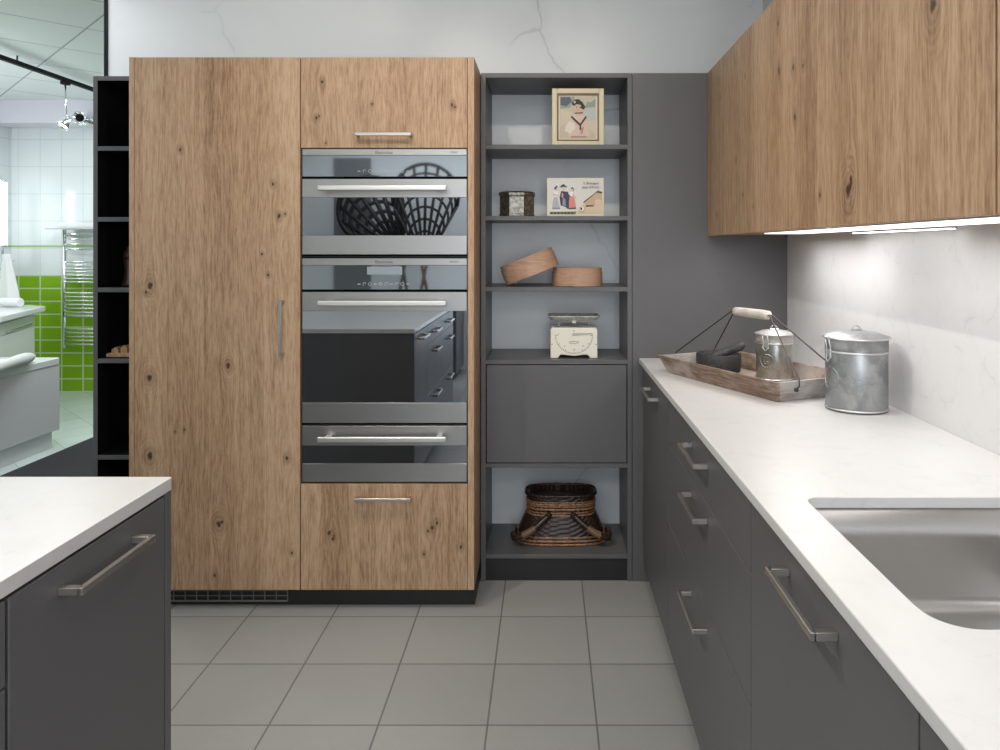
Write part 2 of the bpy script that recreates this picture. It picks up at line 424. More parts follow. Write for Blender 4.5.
# pantry / fridge unit
lp = ((TX0+TX2)/2, YT, 0)
oak_pantry = oak('oak_pantry_door', knots_of([(149, 378, .011), (150, 286, .011), (146, 292, .006), (150, 456, .012), (228, 366, .009), (219, 524, .011), (222, 522, .006), (287, 458, .007), (184, 430, .004),
        (175, 432, .0035), (215, 575, .006), (292, 553, .005), (279, 216, .007), (273, 184, .006), (285, 214, .004), (180, 150, .006), (262, 254, .004), (268, 275, .005)], YT, lp), 1.3)
oak_edge = oak('oak_edge', (), 8.1, .4, .7)
t = thing('pantry_cabinet', 'tall oak cabinet with one full-height knotty door and vertical bar handle', 'cabinet', lp)
body_box(t, TX0+.001, TX2-.001, YT+.022, 3.255, TZ0+.002, TZ1-.004, carcass_m)
obj('side_panel', box(TX0, YT, TZ0, TX1-.001, YT+.021, TZ1, bev=.0008), oak_edge, t)
dr = obj('door', box(TX1+.0005, YT, TZ0, TX2-.0018, YT+.02, TZ1-.001, bev=.001), oak_pantry, t)
hx = XP(283, YT)
handle(dr, (hx, YT, ZP(302, YT-.03)), (hx, YT, ZP(355, YT-.03)), (0, -.03, 0))
obj('plinth', box(TX0+.002, YT+.05, 0, TX2, YT+.066, TZ0-.001), plinth_m, t)
bm = bmesh.new(); gx0, gx1, gz0, gz1 = XP(128, YT+.045), XP(287.5, YT+.045), ZP(601, YT+.045), TZ0-.004
for k in range(15):
    x = gx0+(gx1-gx0)*k/14; add_box(bm, x-.0012, YT+.0445, gz0, x+.0012, YT+.0495, gz1)
for k in range(4):
    z = gz0+(gz1-gz0)*k/3; hh = .0022 if k in (0, 3) else .0011; add_box(bm, gx0, YT+.0445, z-hh, gx1, YT+.0495, z+hh)
obj('vent_grille', bm, base_mat('grille_plastic', (.24, .24, .24), .5), t)
# oven housing
rp = ((TX2+TX4)/2, YT, 0)
oak_flap = oak('oak_flap', knots_of([(322, 82, .006), (316, 118, .006), (319, 116, .004), (372, 104, .004), (452, 105, .007), (455, 107, .004), (326, 143, .003)], YT, rp), 4.2, .13, .8)
oak_drawer = oak('oak_drawer', knots_of([(329, 533, .007), (333, 539, .006), (334, 536, .004), (437, 523, .006), (432, 528, .007), (428, 531, .005), (424, 554, .005), (461, 547, .006), (436, 519, .003)], YT, rp), 6.6)
oak_side = oak('oak_side', [], 2.2, .3, .7)
t = thing('oven_cabinet', 'oak tower cabinet housing the three steel appliances, flap on top and drawer below', 'cabinet', rp)
bm = bmesh.new()
x0, x1, y0, y1, z0, z1 = TX2+.001, TX3-.001, YT+.022, 3.255, TZ0+.002, TZ1-.004
add_box(bm, x0, y0, z0, x0+.003, y1, z1); add_box(bm, x1-.003, y0, z0, x1, y1, z1); add_box(bm, x0, y1-.006, z0, x1, y1, z1)
for z in (z0, ZP(486, YT), ZP(424.6, YT+.02)-.002, ZP(256.5, YT+.02)-.003, ZP(146, YT), z1-.016):
    add_box(bm, x0+.003, y0+.002, z, x1-.003, y1-.006, z+.004)
obj('carcass', bm, black_in, t)
obj('side_panel', box(TX3+.0005, YT, TZ0, TX4, 3.255, TZ1, bev=.0008), oak_side, t)
fl = obj('flap_door', box(TX2+.0018, YT, ZP(148.2, YT)+.001, TX3-.001, YT+.02, TZ1-.001, bev=.001), oak_flap, t)
handle(fl, (XP(356.5, YT-.03), YT, ZP(134, YT-.03)), (XP(409.5, YT-.03), YT, ZP(134, YT-.03)), (0, -.03, 0))
dr = obj('drawer', box(TX2+.0018, YT, TZ0, TX3-.001, YT+.02, ZP(484, YT), bev=.001), oak_drawer, t)
handle(dr, (XP(355.5, YT-.03), YT, ZP(500, YT-.03)), (XP(409, YT-.03), YT, ZP(500, YT-.03)), (0, -.03, 0))
obj('plinth', box(TX2, YT+.05, 0, TX4-.002, YT+.066, TZ0-.001), plinth_m, t)
obj('plinth', box(TX4-.016, YT+.066, 0, TX4-.002, 3.25, TZ0-.001), plinth_m, t)

# ================================================================== APPLIANCES
OX0, OX1 = XP(302.2, YT), XP(466.8, YT)
def z_(y): return ZP(y, YT)
def oven_handle(parent, y):
    bm = bmesh.new(); d = YT-.045
    xa, xb, zc = XP(317.5, d), XP(446.5, d), ZP(y, d)
    add_box(bm, xa, d-.007, zc-.0095, xb, d+.007, zc+.0095, bev=.004, seg=3)
    for x in (xa+.03, xb-.03): add_box(bm, x-.010, d, zc-.007, x+.010, YT-.0005, zc+.007, bev=.002)
    return obj('handle', bm, steel_bar, parent)
def framed_door(t, yt, g0, g1, yb, hy, name='door'):
    bm = bmesh.new(); y0, y1 = YT, YT+.024
    add_box(bm, OX0, y0, z_(g0), OX1, y1, z_(yt), bev=.001); add_box(bm, OX0, y0, z_(yb), OX1, y1, z_(g1), bev=.001)
    add_box(bm, OX0, y0+.012, z_(g1), OX0+.014, y1, z_(g0)); add_box(bm, OX1-.014, y0+.012, z_(g1), OX1, y1, z_(g0))
    d = obj(name, bm, steel, t)
    obj('glass', box(OX0+.0003, YT+.002, z_(g1)+.0004, OX1-.0003, YT+.006, z_(g0)-.0004), oven_glass, d)
    oven_handle(d, hy); return d
def control(t, yt, ys, yb, model, display):
    c = obj('control_panel', box(OX0, YT, z_(ys), OX1, YT+.024, z_(yt), bev=.001), steel, t)
    g = obj('glass', box(OX0, YT+.001, z_(yb), OX1, YT+.02, z_(ys)-.0003, bev=.0008), panel_glass, c)
    bm = bmesh.new(); zc = z_(yb-5.5)
    for k in range(10):
        x = XP(359+k*5.4, YT)
        if k % 3: add_tube(bm, [(x+.0055*math.cos(a), YT+.0006, zc+.0055*math.sin(a)) for a in [2*PI*q/10 for q in range(8 if k % 2 else 10)]], .0008, n=4, closed=not k % 2)
        else: add_box(bm, x-.005, YT+.0001, zc-.0012, x+.005, YT+.001, zc+.0012)
    obj('touch_symbol', bm, icon_m, c)
    if display: obj('display', box(XP(367, YT), YT+.0003, z_(yb-15), XP(402, YT), YT+.001, z_(ys+1.5)), display_m, c)
    text('lettering', 'Electrolux', .0155, (XP(384, YT), YT-.0002, z_(yt+5.0)), logo_m, c)
    text('lettering', model, .0085, (XP(454, YT), YT-.0002, z_(yt+4.2)), logo_m, c)
    return c
def cavity(t, g0, g1, yend, rack_ys):
    bm = bmesh.new(); x0, x1, y0, y1 = OX0+.02, OX1-.02, YT+.03, YT+yend; za, zb = z_(g1)+.002, z_(g0)-.002
    add_box(bm, x0-.006, y0, za-.006, x0, y1, zb+.006); add_box(bm, x1, y0, za-.006, x1+.006, y1, zb+.006)
    add_box(bm, x0, y0, za-.006, x1, y1, za); add_box(bm, x0, y0, zb, x1, y1, zb+.006); add_box(bm, x0, y1-.006, za, x1, y1, zb)
    obj('cavity', bm, black_in, t)
    for y in rack_ys:
        z = z_(y); bm = bmesh.new(); xa, xb, ya, yb = x0+.003, x1-.003, y0+.02, y1-.02
        add_tube(bm, [(xa, ya, z), (xb, ya, z), (xb, yb, z), (xa, yb, z)], .003, n=6, closed=True)
        for k in range(14):
            x = xa+(xb-xa)*(k+1)/15; add_tube(bm, [(x, ya, z), (x, yb, z)], .0015, n=5)
        obj('rack', bm, rack_m, t)
        
cx = (OX0+OX1)/2
t = thing('compact_oven', 'compact steel oven with control strip, directly below the oak flap', 'oven', (cx, YT, z_(254.5)))
control(t, 148.9, 155.2, 176.6, 'STEAM', False); framed_door(t, 178.8, 197.4, 235.4, 254.5, 188)
cavity(t, 197, 236, .4, ())
t = thing('large_oven', 'large steel oven with tall dark glass door, middle of the appliance stack', 'oven', (cx, YT, z_(423)))
control(t, 258.3, 265.2, 289.6, 'INFINITE', True); framed_door(t, 292, 311, 402.8, 423, 303.5)
cavity(t, 311, 402, .42, (341, 372))
t = thing('warming_drawer', 'steel warming drawer with narrow glass strip, lowest of the appliances', 'warming drawer', (cx, YT, z_(482)))
framed_door(t, 426, 445.6, 463.6, 482, 439.5, 'drawer_front')
cavity(t, 446, 463, .4, ())

# ================================================================== GREY SHELF TOWER WITH DRAWER
YS = 2.93
SX0, SX1 = -.2615, .3366
def zs(y): return ZP(y, YS)
t = thing('shelf_tower', 'anthracite open shelf tower with a closed front, right of the oak oven cabinet', 'shelf unit', ((SX0+SX1)/2, YS, 0))
obj('side_panel', box(SX0, YS, .0, SX0+.019, 3.26, zs(73), bev=.0008), lacquer, t)
obj('side_panel', box(SX1-.018, YS, .0, SX1, 3.26, zs(73), bev=.0008), lacquer, t)
for nm, a, b in (('top_panel', 73, 77.6), ('shelf', 144.5, 149), ('shelf', 216, 220.4), ('shelf', 287, 291.5), ('shelf', 360, 364.3), ('shelf', 463.6, 467.8), ('bottom_panel', 554.5, 558.7)):
    obj(nm, box(SX0+.019, YS+.0005, zs(b), SX1-.018, 3.26, zs(a), bev=.0008), lacquer, t)
obj('drawer_front', box(SX0+.0225, YS+.0015, zs(463.0)+.001, SX1-.0215, YS+.02, zs(364.9)-.001, bev=.001), lacquer, t)
obj('plinth', box(SX0+.019, YS+.008, 0, SX1-.018, YS+.022, zs(558.7)-.0005), plinth_m, t)
tag(obj('end_panel', box(SX1+.0015, YS, 0, .951, YS+.02, zs(73), bev=.001), lacquer, None, (.64, YS, 0)),
    'flat anthracite wall panel between the shelf tower and the white backsplash', 'panel')

# ================================================================== NARROW DARK SHELF UNIT (left)
YL = 2.95
def zl(y): return ZP(y, YL)
LX0, LX1 = XP(93, YL), TX0-.002
def edged(name, bm, t):
    o = obj(name, bm, [lacquer_dark, lacquer], t)
    for p in o.data.polygons:
        if p.normal.y < -.5: p.material_index = 1
    return o
t = thing('narrow_shelf_unit', 'narrow tall black open shelf unit at the left of the oak pantry', 'shelf unit', ((LX0+LX1)/2, YL, 0))
edged('side_panel', box(LX0, YL, .0, LX0+.018, 3.25, zl(76), bev=.0008), t)
obj('side_panel', box(LX1-.018, YL, .0, LX1, 3.25, zl(76), bev=.0008), lacquer_dark, t)
obj('back_panel', box(LX0+.018, 3.24, .09, LX1-.018, 3.25, zl(80)), lacquer_dark, t)
for nm, y in (('top_panel', 78.3), ('shelf', 148.5), ('shelf', 219.4), ('shelf', 290), ('shelf', 361), ('shelf', 457.5), ('bottom_panel', 556)):
    edged(nm, box(LX0+.018, YL+.0005, zl(y)-.009, LX1-.018, 3.24, zl(y)+.009, bev=.0008), t)
obj('plinth', box(LX0+.018, YL+.03, 0, LX1-.018, YL+.045, zl(556)-.01), plinth_m, t)
# things on it
wood_light = oak('pale_beech', (), 3.3, .5, .5, tint=(1.15, 1.05, .95))
zb = zl(361)+.0092
t = thing('wooden_rack', 'small pale wooden rack on the black shelf beside the oak pantry', 'rack', (-1.69, 3.03, zb))
bm = bmesh.new()
add_box(bm, -1.78, 2.985, zb, -1.60, 3.085, zb+.016, bev=.003); obj('base', bm, wood_light, t)
for k in range(4):
    x = -1.765+k*.036; bm = bmesh.new()
    add_prism(bm, [(0, 0), (.026, 0), (.026, .014+.006*k), (.016, .024+.006*k), (.0, .014+.006*k)], lambda u, v, h, x=x: (x+u, h, zb+.016+v), 3.0, 3.07)
    obj('block', bm, wood_light, t)
zb = zl(290)+.0092
t = thing('pepper_mill', 'dark turned pepper mill in the shadow of the black shelf unit', 'pepper mill', (-1.745, 3.09, zb))
dkwood = base_mat('dark_stained_wood', (.05, .022, .018), .4)
obj('body', lathe([(0, 0), (.026, 0), (.028, .008), (.02, .03), (.016, .07), (.021, .1), (.022, .112), (0, .112)], (-1.745, 3.09, zb), n=24), dkwood, t)
obj('top', lathe([(0, .1125), (.018, .1125), (.023, .125), (.018, .145), (.008, .152), (.010, .16), (0, .166)], (-1.745, 3.09, zb), n=24), dkwood, t)

# ================================================================== RIGHT BASE RUN
CZ = EYE-.4355           # worktop top
CT = .02
FX = .380                # fronts
BZ0, BZ1 = .078, CZ-CT-.010
RB = .94
def base_unit(label, y0, y1, fronts, name='base_cabinet', group=None):
    """fronts = [(z0, z1, kind)]; fronts face -x"""
    t = thing(name, label, 'cabinet', (FX+.28, (y0+y1)/2, 0), group)
    bm = bmesh.new(); xa, xb, th = FX+.021, RB, .016; zt = CZ-CT-.001
    add_box(bm, xa, y0+.001, BZ0, xb, y0+.001+th, zt); add_box(bm, xa, y1-.001-th, BZ0, xb, y1-.001, zt)
    add_box(bm, xa, y0+.001+th, BZ0, xb, y1-.001-th, BZ0+th); add_box(bm, xb-.01, y0+.001+th, BZ0+th, xb, y1-.001-th, zt)
    add_box(bm, xa, y0+.001+th, zt-.012, xa+.03, y1-.001-th, zt)
    obj('carcass', bm, lacquer_dark, t)
    for z0, z1, kind, hz in fronts:
        f = obj(kind, box(FX, y0+.0016, z0, FX+.02, y1-.0016, z1, bev=.001), lacquer, t)
        c = (y0+y1)/2
        if hz: handle(f, (FX, c-.096, hz), (FX, c+.096, hz), (-.032, 0, 0))
    obj('plinth', box(FX+.055, y0, 0, FX+.07, y1, BZ0-.001), plinth_m, t)
    return t
U0, U1, U2, U3 = 2.926, 2.324, 1.378, .756
base_unit('grey base cabinet with one door, farthest unit under the wooden tray', U1, U0, [(BZ0, BZ1, 'door', .802)])
base_unit('wide grey base unit with three drawers and stacked bar handles', U2, U1, [(.7135, BZ1, 'drawer', .802), (.4645, .7105, 'drawer', .672), (BZ0, .4615, 'drawer', .412)])
base_unit('grey sink base cabinet with one tall door below the steel sink', U3, U2, [(BZ0, BZ1, 'door', .812)])
base_unit('grey base cabinet nearer the camera than the sink unit, at bottom right', .15, U3, [(BZ0, BZ1, 'door', .812)])
base_unit('grey base cabinet beside the camera at the run end', -.6, .15, [(BZ0, BZ1, 'door', .812)])

def slab(outer, hole, z1, th):
    bm = bmesh.new(); es = []
    for loop in (outer, hole):
        if not loop: continue
        vs = [bm.verts.new((x, y, z1)) for x, y in loop]
        es += [bm.edges.new((vs[i], vs[(i+1) % len(vs)])) for i in range(len(vs))]
    bmesh.ops.triangle_fill(bm, use_beauty=True, use_dissolve=False, edges=es)
    r = bmesh.ops.extrude_face_region(bm, geom=list(bm.faces))
    bmesh.ops.translate(bm, verts=[g for g in r['geom'] if isinstance(g, bmesh.types.BMVert)], vec=(0, 0, -th))
    return bm
HX0, HX1, HY0, HY1, HR = .449, .852, .846, 1.294, .038
o = obj('worktop', slab([(.364, -.62), (.951, -.62), (.951, 2.928), (.364, 2.928)], rrect4(HX0, HY0, HX1, HY1, (.026, .026, .052, .052)), CZ, CT), quartz, None, (.66, 1.2, CZ-CT), bevel=.0018)
tag(o, 'long white quartz worktop with sink cut-out along the backsplash', 'worktop')
def ring_stack(bm, loops):
    rings = [[bm.verts.new(p) for p in L] for L in loops]
    for A, B in zip(rings, rings[1:]):
        n = len(A)
        for i in range(n):
            f = bm.faces.new((A[i], A[(i+1) % n], B[(i+1) % n], B[i])); f.smooth = True
    return rings
bm = bmesh.new(); zt = CZ-CT-.0006; e = .0015; loops = []
def L_(off, z, r): return [(x, y, z) for x, y in rrect4(HX0-off, HY0-off, HX1+off, HY1+off, (r-.012, r-.012, r+.014, r+.014))]
loops += [L_(.022, zt-.0012, HR+.02), L_(.022, zt, HR+.02), L_(e, zt, HR), L_(e-.001, zt-.004, HR)]
dep = .175
for k in range(0, 4): loops.append(L_(e-.001-.002*k, zt-.004-(dep-.03)*k/3, HR))
for k in range(1, 7):
    a = PI/2*k/6; loops.append(L_(e-.007-.024*(1-math.cos(a)), zt-.004-(dep-.03)-.024*math.sin(a), HR-.012*k/6))
rings = ring_stack(bm, loops); bm.faces.new(list(reversed(rings[-1])))
t = thing('sink', 'undermounted brushed steel sink set into the white quartz worktop', 'sink', ((HX0+HX1)/2, (HY0+HY1)/2, zt-dep))
obj('bowl', bm, sink_steel, t)
zbot = zt-.004-(dep-.03)-.024
bm = lathe([(0, .0006), (.02, .0008), (.034, .002), (.043, .0028), (.045, .0002), (.045, .00001)], ((HX0+HX1)/2, (HY0+HY1)/2-.05, zbot), n=40)
obj('drain_strainer', bm, chrome, t)

# ================================================================== UPPER CABINETS
UX, UZ0, UZ1 = .634, EYE+.0475, zs(73)
def upper(label, y0, y1, seed, knots):
    org = (UX+.16, (y0+y1)/2, 0)
    t = thing('wall_cabinet', label, 'cabinet', org)
    kn = []
    for px, py, r in knots:
        d = UX*F/(px-547); kn.append((UX-org[0]+d-org[1], ZP(py, d), r))
    m = oak('oak_upper', kn, seed, .085, 1.1)
    body = bmesh.new(); add_box(body, UX+.021, y0, UZ0+.004, .951, y1, UZ1-.002, bev=.0006)
    obj('carcass', body, oak_side, t)
    obj('door', box(UX, y0+.0015, UZ0, UX+.02, y1-.0015, UZ1, bev=.001), m, t)
upper('knotty oak wall cabinet above the backsplash, ending at the grey panel', 1.047, 2.927, 5.7,
      [(795, 117, .008), (851, 180, .009), (848, 190, .013), (850, 186, .008), (779, 71, .008), (793, 67, .008), (803, 66, .006), (720, 98, .005), (743, 195, .005), (736, 160, .005), (717, 215, .006),
       (778, 24, .006), (820, 195, .006), (933, 6, .011), (745, 76, .004), (753, 207, .004)])
upper('oak wall cabinet cut by the right picture border, nearest the camera', .2, 1.044, 9.2, [])
led = emit('led_diffuser', (1, .985, .97), 4.0)
alu = base_mat('anodised_profile', (.6, .6, .6), .35, 1.)
def strip(label, x0, x1, y0, y1, emis, grp=None):
    t = thing('under_cabinet_light', label, 'light', ((x0+x1)/2, (y0+y1)/2, UZ0-.006))
    bm = bmesh.new(); zt = UZ0+.0035
    add_box(bm, x0, y0, zt-.006, x1, y1, zt); obj('housing', bm, alu, t)
    obj('diffuser', box(x0+.002, y0+.002, zt-.0085, x1-.002, y1-.002, zt-.0062), emis, t)
led_soft = emit('led_diffuser_soft', (1, .985, .98), 1.9)
strip('white light panel under the oak wall cabinet, near its front edge', .656, .775, 1.74, 2.24, led_soft)
strip('white light panel under the oak wall cabinet reaching the right picture border', .656, .775, .55, 1.70, led_soft)
strip('thin bright light bar under the wall cabinet, close to the backsplash', .905, .925, 1.67, 2.2, led)

# ================================================================== ISLAND (left foreground)
IX = -.7125
tag(obj('island_worktop', slab(rrect(-2.1, -1.6, IX, 1.409, .006, 3), None, CZ, .023), quartz, None, (-1.4, 0, CZ-.023), bevel=.0018),
    'white quartz worktop of the island in the left foreground', 'worktop')
IF = IX-.0012      # fronts face +x
def island_unit(label, y0, y1, fronts):
    t = thing('island_cabinet', label, 'cabinet', (IF-.3, (y0+y1)/2, 0))
    bm = bmesh.new(); add_box(bm, IF-.62, y0+.001, BZ0, IF-.021, y1-.001, CZ-.024); obj('carcass', bm, lacquer_dark, t)
    for z0, z1, kind, hz in fronts:
        f = obj(kind, box(IF-.02, y0+.0016, z0, IF, y1-.0016, z1, bev=.001), lacquer, t); c = (y0+y1)/2
        handle(f, (IF, c-.096, hz), (IF, c+.096, hz), (.032, 0, 0))
    obj('plinth', box(IF-.07, y0, 0, IF-.055, y1, BZ0-.001), plinth_m, t)
IZ1 = CZ-.023-.006
island_unit('grey island cabinet with one door and a long bar handle', .980, 1.382, [(BZ0, IZ1, 'door', .818)])
island_unit('grey island drawer unit at the left picture border', .365, .977, [(.742, IZ1, 'drawer', .80), (.44, .739, 'drawer', .68), (BZ0, .437, 'drawer', .40)])
island_unit('grey island drawer unit level with the camera', -.24, .362, [(.742, IZ1, 'drawer', .80), (.44, .739, 'drawer', .68), (BZ0, .437, 'drawer', .40)])
tag(obj('island_end_panel', box(-2.05, 1.3845, 0, IF, 1.4055, CZ-.0235, bev=.001), lacquer, None, (-1.4, 1.38, 0)),
    'grey end panel closing the island toward the oak cabinets', 'panel')

# ================================================================== OBJECTS IN THE SHELF TOWER
def colors(*cs): return [base_mat('print_colour', c, .55) for c in cs]
def art(name, parent, mats, shapes, fn, step=.00025):
    bm = bmesh.new()
    for i, (poly, mi) in enumerate(shapes): add_prism(bm, poly, fn, 0.0, -(step*(i+1)), mi)
    return obj(name, bm, mats, parent)
# -- framed portrait
d = 2.975; zb = zs(144.5)+.0004
x0, x1 = XP(552, d), XP(604, d); W = x1-x0; H = .232
t = thing('framed_picture', 'framed vintage portrait of a person in a dark hat on the top shelf', 'picture', ((x0+x1)/2, d, zb))
bm = bmesh.new(); fw = .020
add_box(bm, x0, d, zb, x0+fw, d+.016, zb+H, bev=.002); add_box(bm, x1-fw, d, zb, x1, d+.016, zb+H, bev=.002)
add_box(bm, x0+fw, d, zb, x1-fw, d+.016, zb+fw, bev=.002); add_box(bm, x0+fw, d, zb+H-fw, x1-fw, d+.016, zb+H, bev=.002)
obj('frame', bm, base_mat('cream_gilt', (.74, .66, .44), .45), t)
bm = bmesh.new(); a, b = fw-.001, fw+.006
for q in ((x0+a, zb+a, x0+b, zb+H-a), (x1-b, zb+a, x1-a, zb+H-a), (x0+b, zb+a, x1-b, zb+b), (x0+b, zb+H-b, x1-b, zb+H-a)):
    add_box(bm, q[0], d+.002, q[1], q[2], d+.012, q[3])
obj('inner_moulding', bm, base_mat('brown_moulding', (.17, .085, .04), .4), t)
pc = colors((.78, .70, .58), (.60, .52, .38), (.10, .12, .13), (.30, .35, .30), (.025, .025, .032), (.70, .48, .36), (.72, .55, .44), (.045, .04, .05), (.52, .56, .52), (.50, .30, .22), (.66, .58, .42))
def PF(u, v, h): return (x0+.026+u*(W-.052), d+.0105+h, zb+.026+v*(H-.052))
sh = [([(0, 0), (1, 0), (1, 1), (0, 1)], 0), ([(.04, .03), (.96, .03), (.96, .97), (.04, .97)], 1),
      ([(.05, .7), (.3, .72), (.42, .97), (.05, .97)], 3), ([(.05, .78), (.2, .75), (.34, .86), (.3, .96), (.05, .96)], 2),
      ([(.68, .72), (.95, .74), (.95, .92), (.82, .84), (.74, .86)], 3), ([(.6, .45), (.95, .42), (.95, .7), (.7, .7)], 8),
      ([(.05, .3), (.3, .42), (.36, .62), (.05, .68)], 10), ([(.95, .12), (.95, .42), (.72, .46), (.72, .3)], 10),
      ([(.26, .05), (.76, .05), (.80, .12), (.76, .3), (.72, .48), (.60, .58), (.40, .58), (.28, .48), (.24, .28)], 6),
      ([(.16, .2), (.30, .14), (.44, .26), (.4, .38), (.28, .42), (.2, .34)], 0), ([(.30, .05), (.74, .05), (.7, .09), (.34, .09)], 9),
      ([(.56, .12), (.62, .14), (.66, .3), (.58, .26)], 9),
      ([(.44, .54), (.58, .54), (.57, .66), (.45, .66)], 5), (circle(.51, .71, .095, .09), 5),
      ([(.34, .83), (.4, .90), (.52, .91), (.62, .84), (.69, .74), (.66, .68), (.58, .70), (.58, .78), (.46, .80), (.40, .76), (.36, .78)], 4),
      (circle(.415, .845, .03, .03), 8), ([(.54, .715), (.58, .715), (.58, .735), (.54, .735)], 4), ([(.45, .72), (.48, .72), (.48, .735), (.45, .735)], 4),
      ([(.47, .665), (.53, .665), (.52, .675), (.48, .675)], 9), ([(.42, .585), (.62, .595), (.62, .615), (.42, .605)], 7),
      ([(.31, .51), (.35, .53), (.56, .36), (.69, .53), (.73, .51), (.56, .30)], 7), ([(.54, .22), (.58, .22), (.585, .32), (.545, .32)], 7)]
art('portrait', t, pc, sh, PF, .00022)
# -- octagonal tin
def octa(bm, c, prof, n=8, a0=PI/8, mi=0):
    rings = []
    for r, z in prof:
        rings.append([bm.verts.new((c[0]+r*math.cos(a0+2*PI*k/n), c[1]+r*.8*math.sin(a0+2*PI*k/n), c[2]+z)) for k in range(n)])
    for A, B in zip(rings, rings[1:]):
        for k in range(n): bm.faces.new((A[k], A[(k+1) % n], B[(k+1) % n], B[k])).material_index = mi
    bm.faces.new(list(reversed(rings[0]))); bm.faces.new(rings[-1])
def worn_metal(name, c1, c2, scale, metal=.9, rough=.38, mid=.5):
    m = base_mat(name, c1, rough, metal); t = NT(m); co = t.co()
    n = t.noise(co, scale, 5, .65, .6); t.color(t.mix(sm(t, n, mid-.14, mid+.16), c1, c2))
    t.link(t.math('ADD', t.math('MULTIPLY', t.noise(co, scale*.6, 3), .3), rough-.15), t.b.inputs['Roughness']); t.bump(n, .15, .002); return m
tinm = worn_metal('engraved_pewter', (.16, .145, .125), (.36, .335, .29), 75)
c = (XP(517, 3.02), 3.035, zs(216)+.0004); R = .0775
t = thing('octagonal_tin', 'small octagonal engraved metal tin with lid on the second shelf', 'tin', c)
bm = bmesh.new(); octa(bm, c, [(R*.97, 0), (R, .003), (R, .008), (R*.965, .012), (R*.965, .080), (R*.98, .083)]); obj('body', bm, tinm, t)
bm = bmesh.new(); octa(bm, c, [(R*1.01, .0835), (R*1.03, .087), (R*1.03, .096), (R*.99, .099), (R*.8, .1035), (R*.3, .105)]); obj('lid', bm, tinm, t)
# -- illustrated box
d = 2.98; zb = zs(216)+.0004; x0, x1 = XP(547, d), XP(604, d); W = x1-x0; H = (216-177.5)*d/F
t = thing('illustrated_box', 'cream cardboard box printed with three costumed figures on the second shelf', 'box', ((x0+x1)/2, d, zb))
obj('body', box(x0, d, zb, x1, d+.07, zb+H, bev=.0012), base_mat('cream_card', (.76, .70, .56), .6), t)
pc = colors((.78, .75, .66), (.04, .05, .10), (.28, .30, .38), (.70, .26, .22), (.74, .55, .42), (.05, .04, .04), (.58, .44, .28), (.70, .58, .40), (.20, .23, .12), (.45, .47, .55), (.85, .83, .78), (.72, .70, .66))
def BF(u, v, h): return (x0+u*W, d-.00005+h, zb+v*H)
tri = lambda *p: list(p)
sh = [([(.02, .03), (.98, .03), (.98, .97), (.02, .97)], 0), ([(.02, .3), (.98, .3), (.98, .97), (.02, .97)], 11),
      ([(.52, .06), (.98, .06), (.98, .32), (.6, .3)], 7), ([(.64, .34), (.9, .66), (.97, .62), (.97, .3), (.7, .28)], 6), ([(.64, .34), (.9, .66), (.91, .69), (.64, .38)], 5),
      ([(.86, .62), (.97, .6), (.97, .64), (.9, .66)], 5), ([(.84, .3), (.96, .3), (.96, .42), (.9, .46), (.84, .42)], 4), ([(.68, .25), (.82, .26), (.82, .29), (.68, .29)], 5),
      ([(.05, .06), (.5, .06), (.52, .13), (.04, .12)], 8),
      ([(.09, .2), (.23, .2), (.2, .38), (.185, .52), (.125, .52), (.1, .36)], 9), ([(.09, .19), (.23, .19), (.225, .23), (.095, .23)], 2), ([(.12, .5), (.19, .5), (.185, .66), (.13, .66)], 10),
      (circle(.152, .71, .026, .045, 12), 4), ([(.12, .72), (.15, .7), (.19, .79), (.16, .8)], 5), ([(.10, .55), (.21, .52), (.21, .56), (.11, .6)], 4),
      ([(.24, .28), (.27, .28), (.33, .24), (.36, .2), (.40, .2), (.40, .4), (.37, .64), (.25, .66), (.22, .5)], 1), ([(.27, .3), (.33, .26), (.32, .45), (.28, .5)], 2),
      ([(.25, .5), (.28, .48), (.29, .58), (.26, .62)], 3), ([(.36, .6), (.44, .5), (.43, .46), (.35, .54)], 1),
      (circle(.293, .735, .028, .05, 12), 4), ([(.225, .76), (.25, .755), (.30, .77), (.345, .755), (.35, .78), (.32, .80), (.30, .84), (.26, .82)], 5),
      ([(.385, .2), (.51, .22), (.49, .4), (.465, .54), (.41, .54), (.385, .4)], 3), ([(.40, .53), (.47, .52), (.465, .64), (.41, .64)], 10), ([(.46, .6), (.51, .5), (.5, .46), (.45, .54)], 4),
      (circle(.435, .70, .026, .045, 12), 4), ([(.41, .72), (.44, .76), (.47, .72), (.465, .66), (.455, .72)], 5), ([(.385, .19), (.51, .2), (.505, .23), (.385, .22)], 5),
      (circle(.61, .2, .055, .09, 18), 6), (circle(.61, .2, .04, .065, 18), 10), (circle(.60, .2, .018, .04, 12), 5)]
for k in range(7): sh.append(([(.07+.06*k, .06), (.09+.06*k, .06), (.10+.06*k, .11), (.065+.06*k, .10)], 5))
# caption: two lines of small lettering
art('printed_scene', t, pc, sh, BF, .00012)
for s_, v_ in (('MI SUCHARD', .82), ('AARAU SUISSE', .73)):
    pass
capm = base_mat('caption_ink', (.10, .10, .10), .6)
text('lettering', 'la Bretagne', .0135, (x0+W*.77, d-.0045, zb+H*.835), capm, t)
text('lettering', 'pays d\'Arvor', .0135, (x0+W*.77, d-.0045, zb+H*.735), capm, t)
